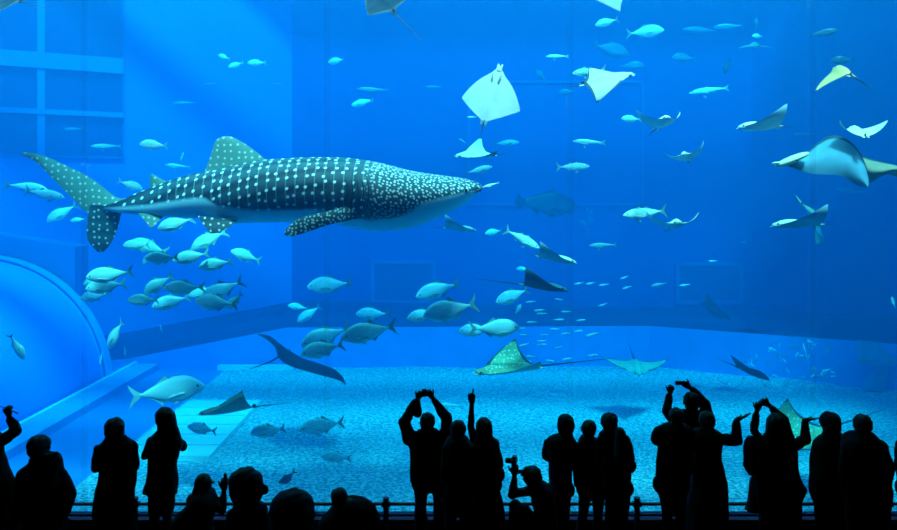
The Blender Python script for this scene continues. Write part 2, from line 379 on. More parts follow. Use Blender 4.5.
def build_shark():
    DS = 13.6
    UP = smoothtab([(104, 205), (112, 203), (125, 198.5), (133, 194.6), (155, 186), (181, 177), (202, 172), (235, 165), (260, 160), (290, 157.8), (320, 157), (350, 158), (381, 163), (411, 170.5), (440, 175), (462, 178), (476, 181.5), (481, 184.5), (482.5, 187.5)], 4)
    LO = smoothtab([(104, 210), (121, 213), (151, 216), (196, 218.5), (232, 223), (260, 222.5), (300, 222.5), (335, 224), (360, 229), (381, 231), (411, 228), (441, 216.5), (460, 206.5), (471, 199.5), (480, 192), (482.5, 188.5)], 4)
    BD = [(104, 209), (150, 205), (200, 198), (212, 198), (225, 206), (260, 210), (320, 209), (345, 213), (372, 219), (395, 217), (411, 212), (423, 203), (441, 198), (460, 194), (477, 191), (483, 189)]
    WD = smoothtab([(104, .05), (130, .11), (160, .2), (200, .38), (260, .62), (320, .78), (370, .9), (410, .88), (440, .74), (465, .5), (476, .34), (481, .18), (482.5, .05)], 3)
    xs_ = [104+i*(482.5-104)/150 for i in range(146)]+[475, 478, 480.3, 481.6, 482.5]; xs_ = sorted(set(round(x, 2) for x in xs_))
    K = 44; V, Fc, A_ = [], [], []
    def depth(px): return DS+.9*((max(0, 300-px))/200)**2*.6
    sc_ = DS/F
    for x in xs_:
        d = depth(x); yt, yb, w_ = interp(x, UP), interp(x, LO), interp(x, WD); yc = (yt+yb)/2; h = (yb-yt)/2
        arcl = 0; prev = None; ringpts = []
        for k in range(K):
            a = 2*math.pi*k/K          # 0 = back, going toward the camera side
            yy = -math.sin(a)*w_; zz = math.cos(a)
            sq = 1 if x > 360 else .95
            p = P(x, yc-h*zz, d); p.y += yy*sq
            ringpts.append(p)
        for k in range(K):
            kk = k if k <= K//2 else K-k
            al = sum((ringpts[q+1]-ringpts[q]).length for q in range(kk))
            py = yc-h*math.cos(2*math.pi*k/K)
            V.append(ringpts[k]); A_.append(((482.5-x)*sc_, al, (interp(x, BD)-py)*sc_))
    nr = len(xs_); nbody = len(V)
    for i in range(nr-1):
        for k in range(K): Fc.append([i*K+k, i*K+(k+1) % K, (i+1)*K+(k+1) % K, (i+1)*K+k])
    Fc += [[k for k in range(K)][::-1], [(nr-1)*K+k for k in range(K)]]
    plain = []
    def fin(lead, trail, dl, dtp, th, z0=.2, n=10, m=8, pl=1.0, xo=0, sp=1.35):
        """lead/trail: pixel outlines root to tip; depth from dl (root) to dtp (tip)"""
        Lc, Tc = smoothtab(lead, 4), smoothtab(trail, 4); n0 = len(V); N = 14
        def at_(c, t): q = t*(len(c)-1); i = min(int(q), len(c)-2); return [lerp(c[i][j], c[i+1][j], q-i) for j in (0, 1)]
        for i in range(N+1):
            t = i/N; a = at_(Lc, t); b = at_(Tc, t); d = lerp(dl, dtp, t)
            for side in (1, -1):
                for j in range(m+1):
                    s_ = j/m; px, py = lerp(a[0], b[0], s_), lerp(a[1], b[1], s_)
                    tk = th*(1-.85*t)*math.sin(math.pi*min(1, s_*1.0+.0))**.7*(1 if 0 < s_ < 1 else 0)
                    p = P(px, py, d); p.y += side*tk; V.append(p); A_.append(((482.5-px-xo)*sc_*sp, (py-150)*sc_*sp, z0)); plain.append(pl)
        R = 2*(m+1)
        for i in range(N):
            for side in (0, 1):
                for j in range(m):
                    o = n0+i*R+side*(m+1)+j; q = [o, o+1, o+R+1, o+R]; Fc.append(q if side == 0 else q[::-1])
        o = n0+N*R
        for j in range(m): Fc.append([o+j, o+j+1, o+m+1+j+1, o+m+1+j])
    dt = depth(104)
    fin([(140, 192), (122, 199), (109, 192), (94, 180), (75, 170), (54, 160), (36, 153.5), (23, 152.5)], [(118, 214), (108, 214), (90, 214), (80, 206), (68, 194), (51, 177), (35, 161), (22, 155)], dt, dt+.35, .05)
    fin([(124, 206), (120, 218), (117, 230), (111, 243), (104, 251.5)], [(90, 205), (88, 215), (87, 228), (88, 241), (98, 252)], dt, dt+.2, .05, pl=.3)
    fin([(275, 168), (258, 153), (242, 142), (232, 137), (226, 136)], [(204, 174), (207, 165), (211.5, 153), (215, 142), (220, 137.5)], DS, DS+.05, .07)
    fin([(172, 184), (163, 180), (156, 176), (152, 174)], [(150, 189), (150, 184), (150, 178), (151, 174)], DS+.3, DS+.3, .03)
    fin([(166, 214), (160, 220), (153, 227)], [(138, 213), (145, 221), (150, 228)], DS+.25, DS+.1, .03, pl=1.0)
    fin([(238, 220), (228, 228), (214, 233.5)], [(198, 216), (203, 224), (210, 233)], DS-.25, DS-.5, .04, pl=.15)
    fin([(376, 214), (350, 220.5), (335, 223), (310, 231), (294, 236), (286, 235.5)], [(352, 202), (345, 206), (329, 211), (305, 216.5), (290, 225), (284, 233)], DS-.62, DS-1.3, .07, pl=.1, xo=105, sp=1.0)
    c = P(290, 190, DS)
    o = mesh_obj('whale_shark', [v-c for v in V], Fc, SK, smooth=True); o.location = c
    attr_vec(o.data, 'skin', A_); pl_ = o.data.attributes.new('plain', 'FLOAT', 'POINT'); pl_.data.foreach_set('value', [plain[i-nbody] if i >= nbody else 0.0 for i in range(len(A_))])
    bm = bmesh.new(); bm.from_mesh(o.data); bmesh.ops.recalc_face_normals(bm, faces=bm.faces); bm.to_mesh(o.data); bm.free()
    tag(o, 'huge spotted whale shark swimming to the right across the upper left of the tank', 'whale shark')
    ey = mat('fish_eye', (.01, .01, .012), .2); ew = mat('pale_eye_ring', (.6, .65, .6), .4)
    def ball(name, px, py, d, r, m, flat=.5):
        bm = bmesh.new(); bmesh.ops.create_icosphere(bm, subdivisions=3, radius=r); me = bpy.data.meshes.new(name)
        for v in bm.verts: v.co.y *= flat
        bm.to_mesh(me); bm.free(); me.materials.append(m); q = bpy.data.objects.new(name, me); C.objects.link(q); q.parent = o; q.location = P(px, py, d)-c
        for p_ in me.polygons: p_.use_smooth = True
    ball('eye', 466, 190.5, DS-.50, .03, ey); ball('eye_ring', 466, 190.5, DS-.47, .045, ew)
    MB_ = MB()
    mp = [P(481.3, 188.5, DS-.17)-c, P(480.5, 190.3, DS-.27)-c, P(477, 191.5, DS-.36)-c]; MB_.tube(mp, .018, 6); MB_.build('mouth', ey, o, True)
    for k, px in enumerate((352, 357, 362, 367, 372)):
        g_ = MB(); pts = []
        for j in range(7):
            py = 180+j*4.2; x = px+2*math.sin(j/6*math.pi); yt, yb, w_ = interp(x, UP), interp(x, LO), interp(x, WD); yc = (yt+yb)/2; h = (yb-yt)/2
            cs = max(-1, min(1, (yc-py)/h)); p = P(x, py, DS); p.y -= math.sqrt(1-cs*cs)*w_-.0; pts.append(p-c)
        g_.tube(pts, [.004, .012, .014, .014, .014, .012, .004], 6); g_.build('gill_slit', mat('gill_shade', (.012, .03, .035), .8), o, True)
build_shark()

# ---------------------------------------------------------------- bony fish
def fish_mat(name, back, belly, border=.0, rough=.35, metal=.0, stripe=None):
    m = bpy.data.materials.new(name); t = nt(m); n = t.nodes; L = t.links.new; b = n['Principled BSDF']
    b.inputs['Roughness'].default_value = rough; b.inputs['Metallic'].default_value = metal; b.inputs['Specular IOR Level'].default_value = .6
    tc = n.new('ShaderNodeTexCoord'); sp = n.new('ShaderNodeSeparateXYZ'); L(tc.outputs['Object'], sp.inputs[0])
    r = n.new('ShaderNodeMapRange'); r.inputs['From Min'].default_value = border-.03; r.inputs['From Max'].default_value = border+.10; L(sp.outputs['Z'], r.inputs['Value'])
    nz = n.new('ShaderNodeTexNoise'); nz.inputs['Scale'].default_value = 9; L(tc.outputs['Object'], nz.inputs['Vector'])
    ad = n.new('ShaderNodeMath'); ad.operation = 'MULTIPLY_ADD'; L(nz.outputs['Fac'], ad.inputs[0]); ad.inputs[1].default_value = .5; ad.inputs[2].default_value = -.25
    a2 = n.new('ShaderNodeMath'); L(ad.outputs[0], a2.inputs[0]); L(r.outputs[0], a2.inputs[1]); a2.use_clamp = True
    mx = n.new('ShaderNodeMix'); mx.data_type = 'RGBA'; mx.inputs['A'].default_value = (*belly, 1); mx.inputs['B'].default_value = (*back, 1)
    L(a2.outputs[0], mx.inputs['Factor']); L(mx.outputs['Result'], b.inputs['Base Color'])
    return m
FM = {'dim': fish_mat('distance_dimmed_scales', (.06, .16, .22), (.14, .3, .38), .05), 'silver': fish_mat('silver_scales', (.42, .72, .74), (.78, .96, .96), .06), 'white': fish_mat('bright_white_scales', (.9, .95, .9), (.98, 1, .98), .08),
      'grey': fish_mat('grey_scales', (.22, .48, .62), (.5, .8, .92), .07), 'dark': fish_mat('dark_scales', (.015, .04, .06), (.05, .1, .12)),
      'green': fish_mat('green_silver_scales', (.34, .74, .64), (.66, .96, .88), .06)}
FINM = {'dim': mat('distance_dimmed_fin', (.06, .15, .2), .6), 'silver': mat('silver_fin', (.35, .5, .45), .6), 'white': mat('white_fin', (.75, .8, .75), .6), 'grey': mat('grey_fin', (.15, .22, .25), .6), 'dark': mat('dark_fin', (.015, .03, .05), .6), 'green': mat('green_fin', (.4, .6, .4), .6)}
EYE = mat('fish_eye', (.01, .01, .012), .2)
SHAPES = {  # top and bottom outline (x from snout .5 to tail -.5 of the length), half width, tail spread, fins
 'trevally': dict(top=[(-.36, .018), (-.3, .03), (-.15, .1), (0, .165), (.12, .19), (.25, .18), (.36, .135), (.45, .065), (.5, .0)],
                  bot=[(-.36, .018), (-.3, .03), (-.15, .09), (0, .15), (.12, .17), (.25, .15), (.36, .10), (.45, .055), (.5, .0)], w=.33, tail=.17, fork=.11, dors=(.02, -.3, .07), anal=(-.04, -.3, .06), spike=(.12, .02, .05)),
 'tuna': dict(top=[(-.38, .012), (-.3, .03), (-.15, .075), (0, .11), (.12, .12), (.25, .11), (.36, .08), (.45, .035), (.5, .0)],
                  bot=[(-.38, .012), (-.3, .025), (-.15, .07), (0, .10), (.12, .11), (.25, .1), (.36, .075), (.45, .035), (.5, .0)], w=.38, tail=.17, fork=.09, dors=(-.02, -.28, .05), anal=(-.08, -.28, .05), spike=(.16, .04, .06)),
 'slim': dict(top=[(-.38, .012), (-.25, .035), (0, .07), (.15, .08), (.3, .07), (.42, .04), (.5, .0)],
                  bot=[(-.38, .012), (-.25, .03), (0, .065), (.15, .075), (.3, .06), (.42, .035), (.5, .0)], w=.4, tail=.10, fork=.08, dors=(.1, -.25, .03), anal=(-.05, -.25, .03), spike=None),
 'grouper': dict(top=[(-.34, .055), (-.2, .10), (0, .16), (.12, .18), (.25, .16), (.38, .11), (.46, .06), (.5, .01)],
                  bot=[(-.34, .05), (-.2, .08), (0, .14), (.12, .155), (.25, .15), (.38, .11), (.46, .06), (.5, .01)], w=.42, tail=.13, fork=-.04, dors=(.15, -.3, .06), anal=(-.1, -.3, .06), spike=None),
}
def fish_mesh(shape, tone, eye=True, K=14, bend=0):
    s_ = SHAPES[shape]; T = smoothtab(s_['top'], 3); B_ = smoothtab(s_['bot'], 3); V, Fc, fm = [], [], []
    xs_ = sorted({round(x, 4) for x, _ in T}); x0 = xs_[0]
    for x in xs_:
        t, b = max(interp(x, T), .002), max(interp(x, B_), .002); h = (t+b)/2; zc = (t-b)/2; w_ = h*s_['w']*1.25
        for k in range(K):
            a = 2*math.pi*k/K; V.append((x, w_*math.sin(a), zc+h*math.cos(a)))
    n = len(xs_)
    for i in range(n-1):
        for k in range(K): Fc.append([i*K+k, i*K+(k+1) % K, (i+1)*K+(k+1) % K, (i+1)*K+k]); fm.append(0)
    Fc += [list(range(K))[::-1], [(n-1)*K+k for k in range(K)]]; fm += [0, 0]
    def plate(pts, th=.006, y=0, yo=0, mi=1):
        n0 = len(V); k = len(pts); cx_ = sum(p[0] for p in pts)/k; cz_ = sum(p[1] for p in pts)/k
        for sgn in (1, -1): V.extend([(p[0], y+yo*(i/k), p[1]) for i, p in enumerate(pts)]); V.append((cx_, y+sgn*th+yo*.5, cz_))
        for q in range(2):
            o = n0+q*(k+1)
            for i in range(k): f = [o+i, o+(i+1) % k, o+k]; Fc.append(f if q else f[::-1]); fm.append(mi)
    ts, fk = s_['tail'], s_['fork']; xt = x0
    plate([(xt+.03, .02), (xt-.05, ts*.45), (-.5, ts), (-.475, ts*.5), (-.5+fk, 0), (-.475, -ts*.5), (-.5, -ts), (-.05+xt, -ts*.45), (xt+.03, -.02)])
    a, e, h = s_['dors']; za = lambda x: interp(x, T)-.01
    plate([(a, za(a)), (a-.035, za(a)+h), ((a+e)/2, za((a+e)/2)+h*.35), (e, za(e)+h*.25), (e, za(e))])
    a, e, h = s_['anal']; zb = lambda x: -interp(x, B_)+.01
    plate([(a, zb(a)), (a-.035, zb(a)-h), ((a+e)/2, zb((a+e)/2)-h*.35), (e, zb(e)-h*.25), (e, zb(e))])
    if s_['spike']: a, e, h = s_['spike']; plate([(a, za(a)), ((a+e)/2, za(e)+h), (e, za(e))])
    w_ = s_['w']*.15
    for sg in (1, -1):
        plate([(.24, -.02), (.2, -.0), (.06, -.045), (.0, -.09), (.1, -.07), (.22, -.05)], .003, sg*w_*1.1, sg*.04)
        plate([(.16, -.13), (.12, -.12), (.07, -.19), (.13, -.17)], .003, sg*w_*.4, sg*.02)
    if eye:
        for sg in (1, -1):
            x = .40; h = (interp(x, T)+interp(x, B_))/2; r = .018; n0 = len(V)
            cy_ = sg*h*s_['w']*1.25*.88
            rings = 4
            for i in range(rings+1):
                ph = math.pi*i/rings
                for k in range(8): V.append((x+r*math.sin(ph)*math.cos(k*math.pi/4), cy_+r*.6*math.cos(ph), .025+r*math.sin(ph)*math.sin(k*math.pi/4)))
            for i in range(rings):
                for k in range(8): Fc.append([n0+i*8+k, n0+i*8+(k+1) % 8, n0+(i+1)*8+(k+1) % 8, n0+(i+1)*8+k]); fm.append(2)
    if bend: V = [(x, y+bend*((.3-x)**2 if x < .3 else 0), z) for x, y, z in V]
    me = bpy.data.meshes.new(shape+'_fish'); me.from_pydata(V, [], Fc); me.update()
    for mm in (FM[tone], FINM[tone], EYE): me.materials.append(mm)
    me.polygons.foreach_set('material_index', fm); me.polygons.foreach_set('use_smooth', [i == 0 or i == 2 for i in fm])
    bm = bmesh.new(); bm.from_mesh(me); bmesh.ops.recalc_face_normals(bm, faces=bm.faces); bm.to_mesh(me); bm.free()
    return me
_fm = {}
def orient(fwd, up):
    f = Vector(fwd).normalized(); u = Vector(up); u = (u-f*u.dot(f)).normalized(); s_ = u.cross(f)
    return Matrix((f, s_, u)).transposed()
KIND_NAME = {'trevally': 'trevally', 'tuna': 'tuna', 'slim': 'small_fish', 'grouper': 'giant_grouper'}
_fr = random.Random(3)
def lit(px, py, d):
    for _ in range(4):
        q = P(px, py, d); need = (9.1-q.z)*.56+.6-CY
        if q.y-CY < need: d = lerp(d, need, .8)
    return d
def fish(px, py, L, ang, d, shape='trevally', tone='silver', label=None, group=None, name=None, cat='fish', yaw=None):
    """ang: heading in the picture, degrees, 0 = right, 180 = left, 90 = up; L: seen length in pixels"""
    if d >= 24 and tone == 'grey': tone = 'dim'; d = min(d+2, 29)  # faintness of far fish is put into a darker colour
    d = lit(px, py, d)
    b = _fr.choice((-.25, 0, .25)); k = (shape, tone, b)
    if k not in _fm: _fm[k] = fish_mesh(shape, tone, True, 14, b)
    o = bpy.data.objects.new(name or KIND_NAME[shape], _fm[k]); C.objects.link(o)
    a = math.radians(ang); y = math.radians(yaw if yaw is not None else _fr.uniform(-22, 22))
    f = Vector((math.cos(a)*math.cos(y), math.sin(y), math.sin(a)*math.cos(y)))
    up = Vector((0, 0, 1)) if abs(f.z) < .85 else Vector((-.6, 0, .3))
    M = orient(f, up+Vector((0, _fr.uniform(-.12, .12), 0)))
    s_ = L*d/F/max(.5, math.cos(y)); o.matrix_world = Matrix.Translation(P(px, py, d)) @ M.to_4x4() @ Matrix.Scale(s_, 4)
    tag(o, label, cat, group); return o
G1 = 'silver trevally in the school below the whale shark'
T_ = [ # px, py, length, heading, distance, shape, tone, label
 (175,224,34,196,14.5,'trevally','green','bright silver trevally just under the middle of the whale shark belly, topmost of the school',G1),
 (137,245,26,182,15.5,'trevally','green','green silver trevally at the left end of the upper school row',G1),
 (149,247,32,160,15.8,'trevally','green','silver trevally tilted nose up behind the leftmost one of the upper school row',G1),
 (162,258,32,183,14.6,'trevally','green','silver trevally in the lower left of the upper school, below two overlapping fish',G1),
 (147,258,14,240,17,'trevally','green','small trevally showing behind the lower left fish of the upper school',G1),
 (191,257,34,192,14.8,'trevally','green','silver trevally in the middle of the upper school row',G1),
 (208,240,36,208,15,'trevally','green','silver trevally climbing tail up just below the dark pelvic fin of the whale shark',G1),
 (216,264,32,192,15,'trevally','green','silver trevally at the lower right of the upper school row',G1),
 (246,256,28,160,15.5,'trevally','green','rightmost silver trevally of the upper school, its tail pointing down',G1),
 (109,275,40,186,14.5,'trevally','green','bright trevally on top of the stacked trio below the shark tail fin',G1),
 (106,286,38,188,15,'trevally','green','trevally in the middle of the stacked trio below the shark tail fin',G1),
 (95,296,30,192,15.6,'trevally','grey','dull blue trevally at the bottom of the stacked trio below the shark tail fin',G1),
 (90,281,16,210,16,'trevally','green','small trevally showing at the left of the stacked trio',G1),
 (157,285,32,212,15,'trevally','green','silver trevally climbing steeply, tail up, left in the lower school',G1),
 (184,288,36,180,14.8,'trevally','green','silver trevally at the top middle of the lower school',G1),
 (144,300,30,182,15,'trevally','green','small silver trevally at the far left of the lower school',G1),
 (171,302,36,196,15.4,'trevally','silver','silver blue trevally at the bottom middle of the lower school',G1),
 (204,293,30,186,15.8,'trevally','green','silver trevally right of the middle of the lower school behind two others',G1),
 (222,290,42,206,15.2,'trevally','grey','dusky trevally with raised tail at the top right of the lower school',G1),
 (215,303,40,178,14.8,'trevally','silver','silver trevally at the bottom right of the lower school',G1),
 (235,301,24,222,15,'trevally','green','small trevally at the right end of the lower school, diving to the left',G1),
 (115,335,34,236,15,'trevally','silver','silver trevally diving nose down left of the dark ledge',None),
 (161,329,10,95,18,'slim','silver','tiny upright fish in front of the dark ledge below the lower school',None),
 (18,346,28,285,14,'trevally','green','silver trevally diving nose down in front of the blue vault at far left',None),
 (101,358,12,265,17,'slim','silver','tiny upright fish before the foot of the blue arch',None),
 (125,350,14,260,17,'slim','silver','tiny upright fish just right of the diving silver trevally',None),
 (28,187,42,-8,17,'tuna','grey','upper of two blue grey fish swimming right behind the shark tail fin',None),
 (45,194,42,-10,16,'tuna','grey','lower of two blue grey fish swimming right behind the shark tail fin',None),
 (62,213,28,215,17.5,'trevally','grey','blue green fish nosing down just left of the shark tail fin',None),
 (78,220,14,190,18,'trevally','grey','small blue fish tucked close behind the shark tail fin',None),
 (130,185,22,-22,16,'trevally','silver','small silver fish above the shark tail stalk',None),
 (154,145,25,178,15,'trevally','silver','pale silver fish above the tail of the shark, right of the dark gallery window',None),
 (106,146,27,182,20,'slim','silver','slim pale fish in front of the lower right corner of the gallery window',None),
 (72,129,22,182,24,'slim','grey','faint slim fish in front of the gallery window panes',None),
 (178,166,28,175,20,'slim','silver','faint slim fish left of the whale shark dorsal fin',None),
 (182,157,10,80,21,'slim','grey','tiny faint fish just above the slim one left of the dorsal fin',None),
 (118,222,10,270,17,'slim','silver','tiny fish right beside the lower shark tail lobe',None),
 (184,103,24,182,24,'slim','grey','faint long fish high between the gallery window and the dorsal fin',None),
 (224,57,12,160,20,'trevally','green','left one of three small greenish fish high at upper left',None),
 (236,65,14,200,20,'trevally','green','lowest of three small greenish fish high at upper left',None),
 (257,63,17,182,20,'trevally','green','right one of three small greenish fish high at upper left',None),
 (211,84,15,182,26,'slim','grey','small faint grey fish below the three greenish ones',None),
 (278,84,13,180,26,'slim','grey','small faint fish near the corner of the far walls, upper left',None),
 (168,391,70,5,12.2,'trevally','white','large brilliant white trevally swimming right, low at left above the sand edge',None),
 (330,285,40,184,17,'trevally','grey','blue grey trevally alone below the shark pectoral fin',None),
 (298,307,18,170,20,'trevally','grey','small fish partly behind another left of the lone column of trevally',None),
 (309,314,26,215,19,'trevally','grey','dull trevally nosing down left, above the dark manta',None),
 (373,314,32,182,18,'trevally','grey','small blue trevally swimming just above a larger silver one in lower middle',None),
 (369,332,50,190,14.5,'trevally','silver','large blue silver trevally with pale belly fins right of the dark manta',None),
 (325,336,44,200,16,'trevally','silver','blue trevally with raised tail above the dark manta back',None),
 (323,349,42,195,14.5,'trevally','silver','silvery trevally overlapping the dark manta back, lower of two',None),
 (438,290,42,196,16,'trevally','grey','blue trevally above a close pair, below the small ray in the middle',None),
 (450,310,52,196,14.5,'trevally','silver','large blue trevally of a close pair in the lower middle',None),
 (423,315,30,192,15.8,'trevally','grey','blue trevally half hidden at the left of a close pair',None),
 (495,329,46,2,14.5,'trevally','silver','blue trevally swimming right with small tail, above the spotted ray',None),
 (476,330,32,183,15.5,'trevally','grey','blue trevally half hidden behind the right swimming one',None),
 (513,296,34,200,16,'trevally','grey','blue trevally just behind and below the dark winged ray',None),
 (518,310,12,60,17,'trevally','grey','small upright fish below the dark winged ray',None),
 (523,269,12,180,20,'trevally','grey','small fish between the two middle rays',None),
 (522,239,40,-28,14.5,'tuna','silver','silver tuna diving to the lower right beside the middle rays',None),
 (494,232,17,190,19,'trevally','grey','small blue fish left of the diving tuna',None),
 (545,204,68,-4,25,'grouper','dark','huge dim grouper hovering in the far middle of the tank',None),
 (589,142,32,176,16,'slim','silver','slim silver fish right of the middle joint, above the striped tuna',None),
 (573,167,33,2,15.5,'tuna','silver','blue silver tuna swimming right above the dim grouper',None),
 (602,245,27,182,16.5,'slim','green','pale green fish alone right of the two middle rays',None),
 (643,213,44,186,14.2,'tuna','silver','bright silver fish with forked tail behind the cream curved ray',None),
 (506,143,26,2,20,'tuna','grey','dim blue fish right of the small white ray',None),
 (479,170,28,14,16,'tuna','grey','blue fish above the whale shark snout',None),
 (491,185,18,196,13.4,'slim','silver','small pale fish right at the tip of the whale shark snout',None),
 (463,141,10,150,21,'slim','grey','tiny dim fish left of the small white ray',None),
 (337,61,18,185,22,'trevally','grey','small greenish fish high left of the middle',None),
 (373,90,33,178,24,'slim','grey','faint blue slender fish in the upper left middle',None),
 (363,103,24,190,22,'grouper','grey','faint blocky pale fish under the faint slender one',None),
 (434,87,18,180,27,'slim','grey','very faint fish left of the big white ray',None),
 (557,56,22,180,18,'slim','silver','small bright fish high in the middle, right of the big white ray',None),
 (541,76,14,130,24,'trevally','grey','faint small fish just below the small bright one high in the middle',None),
 (472,117,10,180,17,'slim','silver','tiny bright fish between the two white rays',None),
 (567,92,16,185,26,'trevally','grey','faint fish at lower left of the long white ray in the upper right middle',None),
 (588,72,34,188,15,'tuna','green','turquoise fish just behind and above the long white ray',None),
 (607,22,22,196,18,'trevally','grey','blue green trevally high above the long white ray',None),
 (645,32,32,2,20,'trevally','grey','greenish trevally swimming right near the top',None),
 (702,30,40,180,27,'slim','grey','faint long fish near the top right of the middle, left of two',None),
 (728,27,30,182,27,'tuna','grey','faint fish near the top, right of the faint long one',None),
 (756,25,12,90,25,'trevally','grey','faint pale fish near the top above the tan far ray',None),
 (758,36,12,185,22,'trevally','silver','small bright fish directly above the far flat ray',None),
 (610,50,38,-12,26,'trevally','grey','faint broad fish above the long white ray',None),
 (632,66,24,0,27,'trevally','grey','faint fish to the right of the long white ray',None),
 (684,58,24,180,27,'trevally','grey','faint blurred fish in the upper right middle',None),
 (727,66,15,250,22,'trevally','dark','small dark fish facing the glass below the far flat ray',None),
 (709,90,38,188,21,'slim','silver','slender barracuda like fish in the upper right middle',None),
 (823,33,28,8,18,'tuna','dark','dark fish swimming right above the orange ray',None),
 (843,60,20,184,18,'trevally','dark','dark fish touching the top of the orange ray',None),
 (631,119,18,178,16,'trevally','green','turquoise fish at the left wing of the front facing ray',None),
 (600,144,10,0,24,'slim','grey','tiny dim fish left of the front facing ray',None),
 (804,134,22,182,26,'slim','grey','very faint fish between the two rays at upper right',None),
 (852,191,34,172,26,'slim','grey','faint long fish under the big dark winged ray at right',None),
 (743,242,8,0,26,'slim','grey','tiny faint dot of a fish in the right half of the tank',None),
 (893,302,10,100,18,'trevally','silver','small bright fish at the right edge of the photo',None),
 (202,429,28,172,14,'trevally','grey','grey fish hovering over the concrete slab platform',None),
 (268,431,34,190,13.5,'trevally','silver','pale fish just right of the slab platform over the sand',None),
 (322,426,40,185,14,'trevally','silver','pale fish with dark tail low over the sand left of the pointing group',None),
 (336,457,28,176,13,'trevally','silver','pale round fish over the bright sand above the crouching person',None),
 (287,479,22,225,13,'trevally','dark','dark fish diving to the lower left over bright sand near the big heads',None),
 (450,405,26,175,20,'slim','silver','pale fish between the pointing hand and the raised camera',None),
 (725,455,22,172,13,'slim','silver','faint pale fish over the sand between the rightmost groups',None),
]
for i, (px, py, L_, an, d, sh, to, lb, gr) in enumerate(T_):
    if sh == 'trevally' and L_ < 60: L_ *= 1.1
    fish(px, py, L_, an, d, sh, to, lb, gr, cat='tuna' if sh == 'tuna' and 'tuna' in lb else 'fish', name='trevally' if sh == 'tuna' and 'trevally' in lb else ('silver_fish' if sh == 'slim' and L_ > 20 else None))
SM = [(210,210),(235,253),(115,290),(205,282),(285,283),(85,335),(75,312),(160,335),(150,357),(145,370),(195,315),(235,330),(275,322),(205,380),(88,370),(110,412),(240,420),(180,427),(325,407),(140,248),(148,260),(110,218),(100,430)]
for x, y in SM:
    fish(500+x/3.533, 240+y/3.533, _fr.uniform(10, 13), _fr.choice((183, 190, 176, 5)), 17+_fr.uniform(-1, 1), 'slim', 'grey', 'small slim fish in the loose low school around the middle panel joint', 'slim fish of the low middle school')
fish(500+328/3.533, 240+333/3.533, 16, 192, 16, 'slim', 'silver', 'largest brightest slim fish at the right edge of the low middle school')
for x, y in [(320,153),(280,153),(368,158),(442,132),(450,167),(365,228)]:
    fish(500+x/3.533, 240+y/3.533, 11, _fr.choice((188, 193)), 18, 'slim', 'silver', 'thin pale fish strung out in the open water above the low school', 'thin pale fish right of the middle joint')
fish(659, 284.5, 18, 188, 17, 'slim', 'silver', 'thin bright fish just left of the right wall window')
fish(685, 285, 11, 190, 19, 'slim', 'silver', 'thin fish in front of the right wall window')
fish(713, 261, 10, 180, 19, 'slim', 'silver', 'thin fish above the right wall window')
for i in range(14):
    fish(580+_fr.random()*14, 209+_fr.random()*28, 6, _fr.choice((120, 60, 100)), 24+_fr.random(), 'slim', 'grey', 'tiny faint fish in the small cluster right of the dim grouper', 'tiny fish cluster in the middle')
for i in range(90):
    a = _fr.random()*2*math.pi; q = math.sqrt(_fr.random())
    fish(790+q*math.cos(a)*52, 366+q*math.sin(a)*30-(4 if a > 3 else 0), _fr.uniform(5, 10), _fr.uniform(0, 360), 21.5+_fr.uniform(-1.8, 1.5), 'slim', _fr.choice(('dim', 'dim', 'grey')), 'tiny fish in the dense swirling ball over the sand at lower right', 'tiny fish of the swirling ball')

# ---------------------------------------------------------------- rays
def two_tone(name, top, scale=None, spots=None):
    m = bpy.data.materials.new(name); t = nt(m); n = t.nodes; L = t.links.new; b = n['Principled BSDF']; b.inputs['Roughness'].default_value = .7; b.inputs['Specular IOR Level'].default_value = .12
    tc = n.new('ShaderNodeTexCoord')
    nz = n.new('ShaderNodeTexNoise'); nz.inputs['Scale'].default_value = 6; L(tc.outputs['Object'], nz.inputs['Vector'])
    mx = n.new('ShaderNodeMix'); mx.data_type = 'RGBA'; mx.inputs['A'].default_value = (*[c*.75 for c in top], 1); mx.inputs['B'].default_value = (*[min(1, c*1.2) for c in top], 1)
    L(nz.outputs['Fac'], mx.inputs['Factor']); out = mx.outputs['Result']
    if spots:
        v = n.new('ShaderNodeTexVoronoi'); v.inputs['Scale'].default_value = spots; v.inputs['Randomness'].default_value = .7; L(tc.outputs['Object'], v.inputs['Vector'])
        r = n.new('ShaderNodeMapRange'); r.inputs['From Min'].default_value = .2; r.inputs['From Max'].default_value = .32; r.inputs['To Min'].default_value = 1; r.inputs['To Max'].default_value = 0
        L(v.outputs['Distance'], r.inputs['Value']); q = n.new('ShaderNodeMix'); q.data_type = 'RGBA'; L(r.outputs[0], q.inputs['Factor']); L(out, q.inputs['A']); q.inputs['B'].default_value = (.9, .95, .85, 1); out = q.outputs['Result']
    L(out, b.inputs['Base Color']); return m
RM = {'mid': two_tone('ray_mid_blue', (.13, .28, .38)), 'white': two_tone('ray_white', (.5, .53, .52)), 'belly': two_tone('ray_belly', (.6, .75, .75)), 'slate': two_tone('ray_slate', (.09, .2, .26)), 'dark': two_tone('ray_dark', (.012, .03, .045)),
      'tan': two_tone('ray_tan', (1.0, .40, .14)), 'cream': two_tone('ray_cream', (.85, .68, .45)), 'brown': two_tone('ray_brown', (.42, .24, .15)),
      'spotted': two_tone('ray_spotted', (.35, .42, .22), spots=22), 'blue': two_tone('ray_bluegrey', (.5, .72, .82)), 'teal': two_tone('ray_teal', (.3, .45, .35))}
RIM = mat('ray_rim', (.02, .035, .045), .6)
